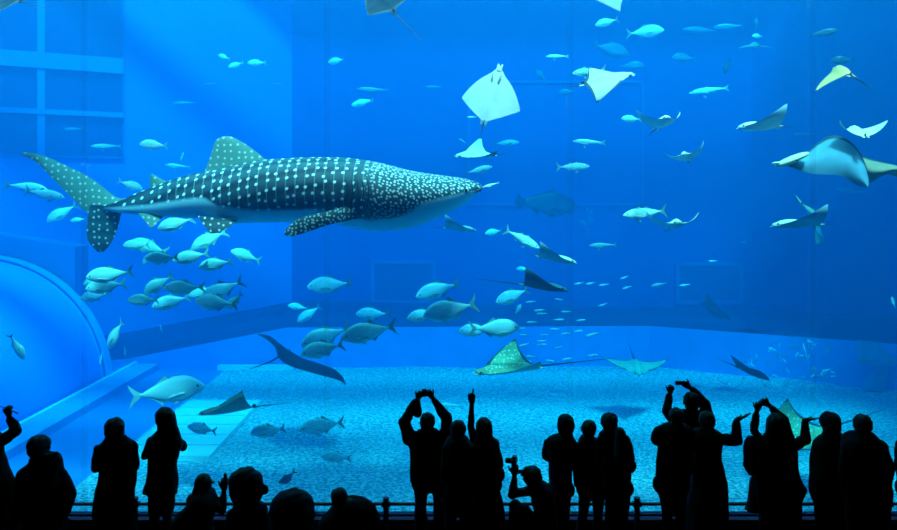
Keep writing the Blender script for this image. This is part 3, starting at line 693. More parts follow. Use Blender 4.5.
def ray_mesh(top, bot, wl, wr, p=1.6, tail=1.3, pelvic=True, aspect=.62, sweep=.28, lobes=True, rim=True, taildir=0, gills=False):
    """unit span ray, nose +x; wl / wr: angle in degrees through which the left / right wing curls up (negative: down) by its tip"""
    NU, NC = 16, 12; V, Fc, fm = [], [], []; half = .5
    cols = []
    for sgn, wang in ((-1, wr), (1, wl)):
        y = z = 0; col = []
        for i in range(NU+1):
            u = i/NU
            if i: a = math.radians(wang)*(((i-.5)/NU)**p if p else 1); y += math.cos(a)/NU*half; z += math.sin(a)/NU*half
            col.append((sgn*y, z, u))
        cols.append(col)
    line = cols[0][::-1]+cols[1][1:]
    n = len(line)
    for idx, (y, z, u) in enumerate(line):
        xl = aspect*(.52-.10*u)*(1-u**2.2)+(-sweep*u**1.5)*.6-.02*u
        body = math.exp(-(u/.16)**2)
        xl += .10*body
        xt = -aspect*(.46)*(1-u**1.3)+(-sweep*u**2)*.6-.04*u-.02*body
        if u >= .999: xl = xt+.012
        th = .075*body+.016*(1-u)+.002
        # local normal of the wing line for thickness
        a_ = line[max(0, idx-1)]; b_ = line[min(n-1, idx+1)]; ty, tz = b_[0]-a_[0], b_[1]-a_[1]; l = math.hypot(ty, tz); ny, nz_ = -tz/l, ty/l
        for sd in (1, -1):
            for j in range(NC+1):
                c_ = j/NC; x = lerp(xl, xt, c_); t = th*(math.sin(math.pi*c_**.75)**.8 if 0 < c_ < 1 else 0)*(1 if sd > 0 else .55)
                V.append((x, y+ny*t*sd, z+nz_*t*sd))
    R = 2*(NC+1)
    for i in range(n-1):
        um = (line[i][2]+line[i+1][2])/2
        for sd in (0, 1):
            for j in range(NC):
                o = i*R+sd*(NC+1)+j; q = [o, o+R, o+R+1, o+1]
                Fc.append(q if sd else q[::-1]); fm.append(2 if rim and (um > .93 or j == NC-1 or (j == 0 and um > .3)) and sd == 0 else sd)
    def blob(x, y, z, rx, ry, rz, mi):
        n0 = len(V)
        for i in range(7):
            ph = math.pi*i/6
            for k in range(10): V.append((x+rx*math.cos(ph), y+ry*math.sin(ph)*math.cos(k*math.pi/5), z+rz*math.sin(ph)*math.sin(k*math.pi/5)))
        for i in range(6):
            for k in range(10): Fc.append([n0+i*10+k, n0+i*10+(k+1) % 10, n0+(i+1)*10+(k+1) % 10, n0+(i+1)*10+k]); fm.append(mi)
    hx = aspect*.52+.06
    blob(hx-.03, 0, .008, .085, .06, .038, 0); blob(hx-.03, 0, -.006, .08, .055, .03, 1)
    for s_ in (1, -1):
        blob(hx, s_*.055, .012, .014, .012, .014, 3)
        if lobes: blob(hx+.04, s_*.03, -.012, .04, .018, .010, 1)
        if pelvic: blob(-aspect*.46-.04, s_*.035, -.005, .05, .026, .008, 0)
    blob(-aspect*.46-.02, 0, .03, .035, .005, .025, 2)
    if gills:
        for s_ in (1, -1):
            for g_ in range(5): blob(hx-.13-.028*g_, s_*(.07-.005*g_), -.052+.004*g_, .005, .022, .006, 3)
        blob(hx-.045, 0, -.036, .006, .03, .005, 3)
    n0 = len(V); K = 6; N = 14
    for i in range(N+1):
        t = i/N; r = .011*(1-t)+.0018; x = -aspect*.44-tail*t*math.cos(taildir*t); zc = .004-tail*t*math.sin(taildir*t)*.6
        for k in range(K): V.append((x, r*math.cos(k*2*math.pi/K), zc+r*math.sin(k*2*math.pi/K)))
    for i in range(N):
        for k in range(K): Fc.append([n0+i*K+k, n0+i*K+(k+1) % K, n0+(i+1)*K+(k+1) % K, n0+(i+1)*K+k]); fm.append(2)
    me = bpy.data.meshes.new('ray'); me.from_pydata(V, [], Fc); me.update()
    for mm in (RM[top], RM[bot], RIM, EYE): me.materials.append(mm)
    me.polygons.foreach_set('material_index', fm); me.polygons.foreach_set('use_smooth', [True]*len(fm))
    bm = bmesh.new(); bm.from_mesh(me); bmesh.ops.recalc_face_normals(bm, faces=bm.faces); bm.to_mesh(me); bm.free()
    return me
def ray(px, py, span, d, fwd, up, top, bot, wl, wr, label, name='eagle_ray', group=None, cat='ray', **k):
    d = lit(px, py, d); o = bpy.data.objects.new(name, ray_mesh(top, bot, wl, wr, **k)); C.objects.link(o)
    o.matrix_world = Matrix.Translation(P(px, py, d)) @ orient(fwd, up).to_4x4() @ Matrix.Scale(span*d/F, 4)
    tag(o, label, cat, group); return o
# fwd / up: x right, y into the tank, z up
R_ = [
 dict(px=491,py=98,span=64,d=12.9,fwd=(.28,.12,.95),up=(.25,1,-.1),top='slate',bot='white',wl=38,wr=30,rim=False,tail=.3,aspect=.82,sweep=.06,gills=True,label='large white bellied ray gliding upward in the upper middle, belly to the glass'),
 dict(px=478,py=155,span=54,d=14,fwd=(-.95,-.3,-.05),up=(.1,-.35,1),top='blue',bot='white',wl=66,wr=78,tail=.3,aspect=.6,label='small white ray with one wing raised, under the large white bellied ray'),
 dict(px=604,py=80,span=58,d=13,fwd=(.98,-.15,.18),up=(-.12,-.45,.9),top='white',bot='blue',wl=35,wr=-78,tail=.4,aspect=.75,label='long white backed ray in the upper right middle, dark wing hanging down'),
 dict(px=607,py=-3,span=46,d=14,fwd=(-.95,-.1,.05),up=(0,-.6,.8),top='white',bot='white',wl=-30,wr=-20,tail=.3,rim=False,aspect=.75,label='white ray cut off by the top edge of the photo'),
 dict(px=382,py=0,span=58,d=13,fwd=(-.55,.2,.6),up=(.3,-.8,.5),top='dark',bot='dark',wl=15,wr=25,tail=.8,label='dark blue ray at the top edge trailing its thin tail to the right'),
 dict(px=8,py=-2,span=44,d=13,fwd=(-.9,.1,.25),up=(0,-.7,.7),top='dark',bot='dark',wl=10,wr=25,tail=.8,label='dark ray in the top left corner with a thin tail to the right'),
 dict(px=661,py=124,span=60,d=13.5,fwd=(.06,-.93,.2),up=(0,.3,1),top='cream',bot='blue',p=1.1,sweep=.12,aspect=.5,wl=76,wr=76,tail=.5,label='front facing ray with both wings curled up, in the upper right middle'),
 dict(px=686,py=158,span=54,d=13.8,fwd=(-.4,-.9,.15),up=(-.1,.25,1),top='cream',bot='blue',p=1.1,sweep=.12,aspect=.5,wl=82,wr=66,tail=.5,label='ray with a high right wing, below the front facing curled one'),
 dict(px=762,py=127,span=64,d=13.5,fwd=(-.93,-.3,-.04),up=(.05,.35,1),top='cream',bot='blue',wl=70,wr=66,tail=.3,label='blue grey ray heading left with one pointed wing up at upper right'),
 dict(px=756,py=46,span=38,d=23,fwd=(.1,.9,.25),up=(0,-.35,1),top='teal',bot='belly',wl=-18,wr=-18,tail=.3,label='small far greenish ray with flat wings near the top right'),
 dict(px=844,py=73,span=68,d=13.5,fwd=(.05,.93,.3),up=(0,-.3,.9),top='tan',bot='slate',wl=-40,wr=-40,p=.3,tail=.2,aspect=.46,sweep=.15,label='orange tan ray with drooping wings high at upper right'),
 dict(px=859,py=133,span=58,d=13.5,fwd=(.03,.92,.32),up=(0,-.3,1),top='cream',bot='cream',p=1.0,sweep=.1,wl=64,wr=64,tail=.25,aspect=.45,rim=False,label='cream ray with both wings curled up above the big dark winged ray'),
 dict(px=800,py=225,span=66,d=12.8,fwd=(-.9,-.3,0),up=(.0,.3,1),top='cream',bot='blue',wl=72,wr=60,tail=.3,aspect=.75,label='ray with dark raised wing and cream head below the big ray'),
 dict(px=808,py=210,span=40,d=15,fwd=(.7,.4,-.45),up=(.3,-.5,.9),top='teal',bot='blue',wl=20,wr=20,tail=.4,label='turquoise ray right behind the cream headed ray'),
 dict(px=818,py=234,span=34,d=18,fwd=(.6,.5,-.6),up=(.5,-.8,.3),top='slate',bot='slate',wl=10,wr=20,tail=.3,label='dim blue ray hanging below the cream headed ray at right'),
 dict(px=674,py=226,span=66,d=13.5,fwd=(-.06,-.93,.16),up=(0,.3,1),top='cream',bot='blue',p=1.1,sweep=.12,aspect=.5,wl=62,wr=68,tail=.5,label='cream backed ray with widely curved wings right of the bright silver fish'),
 dict(px=458,py=229,span=44,d=15,fwd=(.88,-.35,-.06),up=(0,.35,1),top='blue',bot='blue',wl=68,wr=68,tail=.4,label='small blue ray under the whale shark chin'),
 dict(px=554,py=259,span=52,d=13.2,fwd=(.88,-.42,-.12),up=(-.05,.35,1),top='cream',bot='blue',wl=66,wr=74,tail=.3,label='upper of two rays in the middle with both wings up'),
 dict(px=541,py=287,span=60,d=12.4,fwd=(.92,-.35,-.08),up=(-.05,.38,1),top='white',bot='slate',wl=74,wr=76,tail=1.0,label='dark winged ray with pale back and long tail, lower of the two middle rays'),
 dict(px=512,py=369,span=78,d=12.3,fwd=(-.93,-.3,-.03),up=(-.05,-.15,1),top='spotted',bot='belly',wl=58,wr=72,tail=1.2,aspect=.75,p=1.1,label='green white spotted eagle ray low in the middle over the sand edge'),
 dict(px=231,py=410,span=58,d=13,fwd=(-.95,-.25,-.06),up=(0,.15,1),top='brown',bot='teal',p=1.1,wl=66,wr=72,tail=.7,aspect=.8,label='brown ray gliding low over the slab platform'),
 dict(px=636,py=366,span=66,d=21.5,fwd=(-.12,-.93,-.1),up=(0,-.22,1),top='teal',bot='blue',wl=20,wr=20,tail=1.0,taildir=0,label='faint wide ray resting low at the far edge of the sand'),
 dict(px=714,py=310,span=42,d=24,fwd=(.85,.1,-.45),up=(.1,-.5,1),top='dark',bot='dark',wl=35,wr=30,tail=.3,label='dim dark ray below the right wall window'),
 dict(px=750,py=372,span=52,d=18.5,fwd=(.85,.2,-.35),up=(.2,-.2,1),top='dark',bot='dark',wl=20,wr=40,tail=.5,label='dark ray low at the left of the swirling ball of tiny fish'),
 dict(px=749,py=331,span=34,d=24,fwd=(.2,.9,0),up=(0,-.1,1),top='dark',bot='dark',wl=-10,wr=-10,tail=.2,label='dim dark ray just at the ledge line at right'),
 dict(px=803,py=437,span=92,d=11.8,fwd=(-.86,-.42,-.1),up=(.05,-.2,1),top='spotted',bot='belly',wl=66,wr=76,tail=1.0,aspect=.85,label='green spotted ray with a tall pointed wing behind the rightmost people'),
]
for r_ in R_: ray(**r_)
# dark manta left of centre and the big ray at right, with wings shaped after what one sees
def sheet_ray(name, upper, lower, dfun, top, bot, th, label, extra=None, cat='ray'):
    U, Lw = smoothtab(upper, 4), smoothtab(lower, 4); N, Mv = 40, 12; V, Fc, fm = [], [], []
    def at_(c, t): q = t*(len(c)-1); i = min(int(q), len(c)-2); return [lerp(c[i][j], c[i+1][j], q-i) for j in (0, 1)]
    for i in range(N+1):
        t = i/N; a, b = at_(U, t), at_(Lw, t)
        for sd in (1, -1):
            for j in range(Mv+1):
                s_ = j/Mv; px, py = lerp(a[0], b[0], s_), lerp(a[1], b[1], s_); p = P(px, py, dfun(t, s_))
                p.y += sd*th*math.sin(math.pi*s_)*math.sin(math.pi*min(1, max(0, t*.98+.01)))**.6; V.append(p)
    R = 2*(Mv+1)
    for i in range(N):
        for sd in (0, 1):
            for j in range(Mv):
                o = i*R+sd*(Mv+1)+j; q = [o, o+1, o+R+1, o+R]; Fc.append(q if not sd else q[::-1]); fm.append(2 if (j == 0) else (1 if sd else 0))
    for e in ((0, 0), (N, 0)):
        o = e[0]*R
        for j in range(Mv): Fc.append([o+j, o+j+1, o+Mv+1+j+1, o+Mv+1+j]); fm.append(2)
    c = sum(V, Vector())/len(V)
    for tb, r0, r1 in (extra or []):
        m_ = MB(); n_ = len(tb); m_.tube([P(*q) for q in tb], [lerp(r0, r1, i/(n_-1)) for i in range(n_)], 8); n0 = len(V); V += [Vector(v) for v in m_.v]; Fc += [[n0+i for i in f] for f in m_.f]; fm += [2]*len(m_.f)
    o = mesh_obj(name, [v-c for v in V], Fc, mats=[RM[top], RM[bot], RIM, EYE], fmat=fm, smooth=True); o.location = c
    bm = bmesh.new(); bm.from_mesh(o.data); bmesh.ops.recalc_face_normals(bm, faces=bm.faces); bm.to_mesh(o.data); bm.free()
    return tag(o, label, cat)
sheet_ray('manta_ray', [(258, 334), (270, 336), (284, 347), (303, 358), (318, 363), (334, 369), (342, 376), (346, 384)], [(258, 334.6), (266, 339), (275, 347), (279, 358), (290, 366), (316, 374), (338, 380), (345, 384.5)],
          lambda t, s: 19-1.6*math.sin(math.pi*t)*(s-.5)-.6*t, 'dark', 'dark', .22, 'big dark manta ray sweeping down to the right over the far sand, left of centre', [([(290, 350, 19), (270, 362, 19), (250, 369, 19)], .03, .008)])
big = sheet_ray('mobula_ray', [(774, 162), (786, 160), (797, 157), (806, 153), (819, 142), (831, 135.5), (845, 138), (857, 148), (865, 163), (869, 180), (868, 187)],
          [(774, 163.5), (783, 165), (793, 168), (803, 171.5), (815, 174), (828, 174.5), (838, 175), (846, 178), (854, 184), (862, 187), (868, 187.5)],
          lambda t, s: 13.5+.28*math.sin(math.pi*t)*(1-s)-.15*math.sin(math.pi*s)*t, 'mid', 'mid', .06, 'big blue grey ray with tall arched dark rimmed wing at the right edge')
def ell(name, px, py, d, rx, ry, rz, m, parent, rot=0):
    bm = bmesh.new(); bmesh.ops.create_icosphere(bm, subdivisions=3, radius=1)
    for v in bm.verts: v.co = Vector((v.co.x*rx, v.co.y*ry, v.co.z*rz))
    bmesh.ops.rotate(bm, verts=bm.verts, matrix=Matrix.Rotation(rot, 3, 'Y')); me = bpy.data.meshes.new(name); bm.to_mesh(me); bm.free(); me.materials.append(m)
    for p_ in me.polygons: p_.use_smooth = True
    q = bpy.data.objects.new(name, me); C.objects.link(q); q.parent = parent; q.location = P(px, py, d)-parent.location; return q
ell('head', 792, 159.5, 13.4, .31, .14, .062, RM['cream'], big, -.38)
ell('eye', 797, 160.5, 13.24, .02, .015, .02, EYE, big)
ell('cephalic_lobe', 776, 163, 13.35, .07, .05, .02, RM['cream'], big, -.1)
br = sheet_ray('brown_ray', [(852, 152), (866, 157), (880, 161), (892, 164), (905, 166), (925, 160)], [(852, 170), (862, 184), (872, 182), (885, 175), (898, 177), (925, 186)],
          lambda t, s: 14.2-.3*math.sin(math.pi*s), 'brown', 'brown', .2, 'brown ray half cut off by the right edge behind the big dark rimmed wing')
# ================================================================ visitors in front of the glass
import numpy as np
def wob(q, f, seed):
    """cheap smooth pseudo-noise in about -1..1"""
    r = np.random.RandomState(seed); x = q*np.array(f, dtype=np.float32); out = np.zeros(len(q), dtype=np.float32)
    for i in range(5):
        k = r.randn(3)*1.1; k2 = r.randn(3)*.8
        out += np.sin(x@k+r.rand()*6+1.3*np.sin(x@k2+r.rand()*6))
    return (out*.42).astype(np.float32)
class Shape:
    """closed pieces that are grown together into one surface by a voxel remesh"""
    def __init__(s): s.v = []; s.f = []
    def cap(s, p, q, r0, r1=None, k=12):
        r1 = r0 if r1 is None else r1; p, q = Vector(p), Vector(q); d = q-p; L = d.length
        if L < 1e-5: d = Vector((0, 0, 1)); L = 1e-5
        d = d.normalized(); u = d.orthogonal().normalized(); w = d.cross(u); n0 = len(s.v); rows = []
        for i in range(5): a = math.pi/2*(i/4); rows.append((p-d*r0*math.cos(a), r0*math.sin(a)))
        for i in range(5): a = math.pi/2*(i/4); rows.append((q+d*r1*math.sin(a), r1*math.cos(a)))
        for c, r in rows:
            r = max(r, 1e-4)
            for j in range(k): a = 2*math.pi*j/k; s.v.append(c+(u*math.cos(a)+w*math.sin(a))*r)
        m = len(rows)
        for i in range(m-1):
            for j in range(k): a = n0+i*k; s.f.append([a+j, a+(j+1) % k, a+k+(j+1) % k, a+k+j])
        s.f += [[n0+j for j in range(k)][::-1], [n0+(m-1)*k+j for j in range(k)]]
        return s
    def path(s, pts, rs):
        for (a, b), (ra, rb) in zip(zip(pts, pts[1:]), zip(rs, rs[1:])): s.cap(a, b, ra, rb)
        return s
    def ell(s, c, rx, ry, rz, n=12, m=16):
        n0 = len(s.v); c = Vector(c)
        for i in range(n+1):
            ph = math.pi*(i+.001)/(n+.002)
            for k in range(m): a = 2*math.pi*k/m; s.v.append(c+Vector((rx*math.sin(ph)*math.cos(a), ry*math.sin(ph)*math.sin(a), rz*math.cos(ph))))
        for i in range(n):
            for k in range(m): s.f.append([n0+i*m+k, n0+(i+1)*m+k, n0+(i+1)*m+(k+1) % m, n0+i*m+(k+1) % m])
        s.f += [[n0+k for k in range(m)], [n0+n*m+k for k in range(m)][::-1]]
        return s
    def loft(s, rows, k=24, sq=.85):
        """rows: (centre, half width, half depth) from top to bottom"""
        n0 = len(s.v)
        for c, hw, hd in rows:
            for j in range(k):
                a = 2*math.pi*j/k; ca, sa = math.cos(a), math.sin(a)
                s.v.append(Vector(c)+Vector((math.copysign(abs(ca)**sq, ca)*hw, math.copysign(abs(sa)**sq, sa)*hd, 0)))
        m = len(rows)
        for i in range(m-1):
            for j in range(k): a = n0+i*k; s.f.append([a+j, a+k+j, a+k+(j+1) % k, a+(j+1) % k])
        s.f += [[n0+j for j in range(k)], [n0+(m-1)*k+j for j in range(k)][::-1]]
        return s
    def grow(s, name, m, parent, voxel=.011, it=3):
        amp = {'hair': .004, 'hood': .009, 'body': 0, 'shoes': 0}.get(name, .009)
        me = bpy.data.meshes.new(name); me.from_pydata([tuple(v-parent.location) for v in s.v], [], s.f); me.update()
        o = bpy.data.objects.new(name, me); C.objects.link(o)
        r = o.modifiers.new('r', 'REMESH'); r.mode = 'VOXEL'; r.voxel_size = voxel; r.use_smooth_shade = True
        if it: q = o.modifiers.new('s', 'SMOOTH'); q.factor = .5; q.iterations = it
        dg = bpy.context.evaluated_depsgraph_get(); ev = o.evaluated_get(dg); nm = bpy.data.meshes.new_from_object(ev)
        o.modifiers.clear(); o.data = nm; nm.name = name; nm.materials.clear(); nm.materials.append(m); o.parent = parent
        nm.polygons.foreach_set('use_smooth', [True]*len(nm.polygons))
        if amp:
            n = len(nm.vertices); co_ = np.empty(n*3, dtype=np.float32); nm.vertices.foreach_get('co', co_); co_ = co_.reshape(-1, 3)
            no = np.empty(n*3, dtype=np.float32); nm.vertex_normals.foreach_get('vector', no); no = no.reshape(-1, 3)
            q = co_+np.array(parent.location, dtype=np.float32)
            if name == 'hair': w = wob(q, (60, 60, 10), 1)
            else: w = wob(q, (11, 11, 7), 2)+.5*wob(q, (27, 27, 15), 3)
            nm.vertices.foreach_set('co', (co_+no*(amp*w)[:, None]).ravel()); nm.update()
        return o
def cloth(n, c): return mat(n, c, .92, noise_scale=60, noise_amt=.35, bump=.15, spec=.15)
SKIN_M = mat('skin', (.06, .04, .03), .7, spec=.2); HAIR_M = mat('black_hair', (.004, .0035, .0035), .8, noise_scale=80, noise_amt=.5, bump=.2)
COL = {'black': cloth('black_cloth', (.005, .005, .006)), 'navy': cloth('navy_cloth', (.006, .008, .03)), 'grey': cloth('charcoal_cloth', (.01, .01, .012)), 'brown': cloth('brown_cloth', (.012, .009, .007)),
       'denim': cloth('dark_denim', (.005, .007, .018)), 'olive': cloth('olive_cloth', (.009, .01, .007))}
SHOE_M = mat('dark_shoe', (.012, .012, .012), .5); IRIS = mat('dark_iris', (.01, .008, .006), .2); LIP = mat('lip', (.16, .06, .06), .5)
def hand(S, wr, dirv, palm, side, curl=.3, spread=.12, thumb=.7, sc_=1.0):
    """palm box, four unequal bent fingers and a thumb; dirv: towards the finger tips, palm: palm normal, side: +1 if the thumb lies at dirv x palm"""
    d = Vector(dirv).normalized(); n = Vector(palm); n = (n-d*n.dot(d)).normalized(); t = d.cross(n)*side
    L = sc_
    k0 = wr+d*.015*L; S.cap(wr-d*.02, wr+d*.03*L, .024*L, .026*L)
    kn = []
    for i, o in enumerate((.030, .010, -.010, -.028)):
        b = wr+d*(.085 if i in (1, 2) else .078)*L+t*o*L; kn.append(b); S.cap(k0+t*o*.7*L, b, .015*L, .0125*L)
    for i, (b, ln) in enumerate(zip(kn, (.068, .076, .07, .054))):
        ln *= L; sp = (1.5-i)*spread; dd = (d+t*sp).normalized(); p = b; c = 0
        for fr, r in ((.45, .0098), (.3, .009), (.25, .008)):
            c += curl; v = (dd*math.cos(c)+n*math.sin(c)).normalized(); q = p+v*ln*fr; S.cap(p, q, r*L, (r-.0007)*L, 8); p = q
    b = wr+d*.022*L+t*.024*L; v = (d*(1-thumb*.45)+t*thumb+n*.25).normalized(); q = b+v*.042*L; S.cap(b, q, .014*L, .0115*L, 8)
    v2 = (d*.8+t*thumb*.5+n*.3).normalized(); S.cap(q, q+v2*.032*L, .011*L, .0088*L, 8)
def person(label, d, zf, head, rows, arms=(), legs=None, hair='short', hairrows=None, top='black', bottom='denim', sleeve=(.062, .055, .045), bot='trousers', skirt=None, face=(0, 1, 0),
           depth=.125, group=None, hat=None, hood=None, sit=False, legr=(.088, .062, .048), topname='jacket', extra=None, hair_col=None, bun=None):
    """head: (centre x, top y, chin y, width) px; rows: [(y, x left, x right[, half depth])] px of the upper garment; arms: dicts with sh, el, wr as (x, y, metres nearer the tank)"""
    s = F/d; W_ = lambda x, y, dd=0: P(x, y, d+dd)
    fy = HY+(HC-zf)*s; hx, ht, hc, hw = head; y0, xa, xb = rows[0][:3]
    root = bpy.data.objects.new('person', None); C.objects.link(root); root.location = P((legs[0][-1][0]+legs[1][-1][0])/2 if legs else hx, fy, d); root.location.z = zf
    tag(root, label, 'person', group)
    f = Vector(face).normalized(); rt = f.cross(Vector((0, 0, 1))).normalized()
    B = Shape(); hh = (hc-ht)/s; hwm = hw/s/2*.9; c = W_(hx, (ht+hc)/2)
    B.ell(c+Vector((0, 0, hh*.10)), hwm, max(hwm*1.12, .085), hh*.40); B.ell(c+f*.025-Vector((0, 0, hh*.18)), hwm*.78, hwm*.9, hh*.31)
    B.cap(c+f*(hwm*1.08)+Vector((0, 0, hh*.02)), c+f*(hwm*1.08+.022)-Vector((0, 0, hh*.09)), .009, .013, 8)
    B.cap(c+f*(hwm*.95)+rt*.02-Vector((0, 0, hh*.22)), c+f*(hwm*.95)-rt*.02-Vector((0, 0, hh*.22)), .010, .010, 8)
    for sg in (1, -1): B.ell(c+rt*sg*hwm*1.0-f*.005, .014, .022, .032, 8, 8)
    nb = W_(lerp(hx, (xa+xb)/2, .5), max(y0+4, hc+3)); B.cap(c-Vector((0, 0, hh*.25)), nb-Vector((0, 0, .05)), .052, .06)
    # torso rows
    def rowpt(r, sh=0): dd = r[3] if len(r) > 3 else depth; return (W_((r[1]+r[2])/2, r[0], r[4] if len(r) > 4 else 0), max(.02, (r[2]-r[1])/2/s-sh), max(.02, dd-sh))
    dense = smoothtab([tuple(list(r)+[depth, 0][len(r)-3:]) if len(r) < 5 else tuple(r) for r in rows], 3)
    T = Shape(); T.loft([rowpt(r) for r in dense])
    hipz = zf+.88 if not sit else None
    inner = [r for r in dense if r[0] <= (HY+(HC-(hipz-.05))*s if hipz else dense[-1][0])]
    B.loft([rowpt((r[0], lerp(r[1], (r[1]+r[2])/2, .12), lerp(r[2], (r[1]+r[2])/2, .12), *r[3:]), .03) for r in inner])
    Lg = Shape(); Sh = Shape(); hipc = W_((dense[-1][1]+dense[-1][2])/2 if bot == 'trousers' else (legs[0][0][0]+legs[1][0][0])/2 if legs else hx, HY+(HC-(hipz or zf+.4))*s)
    if legs is None:
        mx_ = (inner[-1][1]+inner[-1][2])/2
        legs = [[(mx_-.085*s, HY+(HC-zf-.86)*s), (mx_-.10*s, HY+(HC-zf-.48)*s), (mx_-.10*s, fy-.09*s)], [(mx_+.085*s, HY+(HC-zf-.86)*s), (mx_+.10*s, HY+(HC-zf-.48)*s), (mx_+.10*s, fy-.09*s)]]
        root.location.x = W_(mx_, fy).x
    hp = []
    for lg in legs:
        pts = [W_(*q) for q in lg]; hp.append(pts[0]); B.path(pts, [.078, .052, .036] if len(pts) == 3 else [.07]*len(pts))
        Lg.path(pts, list(legr)[:len(pts)] if len(pts) <= 3 else [legr[1]]*len(pts))
        an = pts[-1]; gz = zf+.035; ft = Vector((an.x, an.y, gz)); toe = ft+(f if abs(f.y) > .3 else Vector((f.x, .4, 0))).normalized()*.17
        B.cap(an, ft, .036, .034); B.cap(ft, toe, .033, .028); Sh.cap(ft-Vector((0, .03, 0)), toe, .041, .036); Sh.cap(an-Vector((0, 0, .01)), ft, .043, .04)
    if not sit: B.cap(hp[0], hp[1], .09, .09); B.cap((hp[0]+hp[1])/2, (hp[0]+hp[1])/2+Vector((0, 0, .18)), .09, .09)
    if bot == 'trousers': Lg.cap(hp[0], hp[1], .105, .105)
    hd = []
    for a in arms:
        sh, el, wr = W_(*a['sh']), W_(*a['el']), W_(*a['wr']); B.path([sh, el, wr], [.05, .038, .026])
        dv = (wr-el).normalized(); dirv = Vector(a['dir']).normalized() if 'dir' in a else dv
        hand(B, wr+dirv*.01, dirv, Vector(a.get('palm', (0, 1, 0))), a.get('side', 1), a.get('curl', .35), a.get('spread', .1), a.get('thumb', .7), a.get('hs', 1.0))
        sl = a.get('sleeve', sleeve); cuff = wr-dv*.035
        T.path([sh, el, cuff], sl)
        T.cap(W_((dense[0][1]+dense[0][2])/2, dense[0][0]+.10*s), sh, .09, sl[0]*1.05)
    if a_ := (extra or {}).get('point'):
        wr = W_(*a_[0]); 
        pts = [W_(*q) for q in a_]; B.path(pts, [.0105]*len(pts))
    B.grow('body', SKIN_M, root, .0075, 2) if False else None
    body = B.grow('body', SKIN_M, root, .0075, 1)
    T.grow(topname, COL[top], root, .010, 2)
    if skirt:
        K_ = Shape(); K_.loft([rowpt(tuple(list(r)+[depth, 0][len(r)-3:])) for r in skirt]); K_.grow('skirt', COL[bottom if bot == 'skirt' else top], root, .012, 2)
    if bot == 'trousers': Lg.grow('trousers', COL[bottom], root, .011, 2)
    else: Lg2 = Shape(); [Lg2.path([W_(*q) for q in lg], [.083, .057, .042]) for lg in legs]; Lg2.grow('tights', COL['black'], root, .011, 2)
    Sh.grow('shoes', SHOE_M, root, .010, 1)
    hr = hw/s/2
    H = Shape(); back = -f
    if hat != 'full':
        H.ell(c+back*.018+Vector((0, 0, hh*.13)), hr, max(hr*1.15, .09), hh*.39)
        H.ell(c+back*.04-Vector((0, 0, hh*.08)), hr*.95, hr*.85, hh*.33)
        if hair == 'tuft':
            for i in range(7): H.cap(c+Vector((random.uniform(-.6, .6)*hr, 0, hh*.40)), c+Vector((random.uniform(-1, 1)*hr, random.uniform(-.03, .03), hh*.54)), .012, .004, 6)
        if hairrows:
            H.loft([(W_((a+b)/2, y, -(.03 if f.y > .3 else 0)), (b-a)/2/s, .075) for y, a, b in hairrows])
        if bun: H.ell(W_(bun[0], bun[1], -.02), bun[2], bun[2], bun[2]*1.2); H.cap(W_(bun[0], bun[1], -.02), c, .012, .012)
        H.grow('hair', HAIR_M, root, .009, 2)
    if hat:
        K_ = Shape(); K_.ell(c+Vector((0, 0, hh*.17)), hr*1.04, max(hr*1.15, .1), hh*.36)
        if hat == 'cap': K_.cap(c+f*hr*.8+Vector((0, 0, hh*.12)), c+f*(hr*1.1+.07)+Vector((0, 0, hh*.07)), .02, .012); K_.ell(c+f*(hr+.03)+Vector((0, 0, hh*.09)), .07, .07, .010)
        if hat == 'beanie': K_.cap(c+Vector((0, 0, hh*.40)), c+Vector((-.005, 0, hh*.56)), .035, .014)
        if hat == 'full': K_.ell(c-Vector((0, 0, hh*.05)), hr, hr*1.05, hh*.45)
        K_.grow('hat' if hat != 'cap' else 'cap', COL['grey'], root, .009, 2)
    if hood:
        K_ = Shape(); K_.loft([(W_((a+b)/2, y, -.05), (b-a)/2/s, dp) for y, a, b, dp in hood]); K_.grow('hood', COL[top], root, .011, 3)
    for sg in (1, -1):
        E = Shape(); E.ell(c+f*(hwm*1.02)+rt*sg*.031+Vector((0, 0, hh*.02)), .011, .009, .008, 6, 8)
        mesh_obj('eye', [v-root.location for v in E.v], E.f, IRIS, root, True)
    M_ = Shape(); M_.cap(c+f*(hwm*1.0)+rt*.02-Vector((0, 0, hh*.24)), c+f*(hwm*1.0)-rt*.02-Vector((0, 0, hh*.24)), .0055, .0055, 6); mesh_obj('mouth', [v-root.location for v in M_.v], M_.f, LIP, root, True)
    return root
plast = mat('black_plastic', (.01, .01, .012), .3); scr = mat('phone_back', (.03, .03, .05), .25); lensm = mat('lens_glass', (.02, .02, .04), .08)
def phone(px, py, d, w, h, ang, label, name='smartphone', cat='phone', col=None):
    r = bpy.data.objects.new(name, None); C.objects.link(r); r.location = P(px, py, d); r.rotation_euler = (0, math.radians(ang), 0); tag(r, label, cat)
    bm = bmesh.new(); bmesh.ops.create_cube(bm, size=1); [setattr(v, 'co', Vector((v.co.x*w, v.co.y*.009, v.co.z*h))) for v in bm.verts]; bmesh.ops.bevel(bm, geom=bm.edges[:], offset=.003, segments=2, affect='EDGES')
    me = bpy.data.meshes.new('case'); bm.to_mesh(me); bm.free(); me.materials.append(col or scr); o = bpy.data.objects.new('case', me); C.objects.link(o); o.parent = r
    MB().box(-w*.46, w*.46, -.0056, -.0046, -h*.47, h*.47).build('screen', mat('dark_screen', (.02, .02, .03), .15), r)
    MB().tube([(-w*.3, .004, h*.36), (-w*.3, .0075, h*.36)], .006, 12).build('lens', lensm, r)
    return r
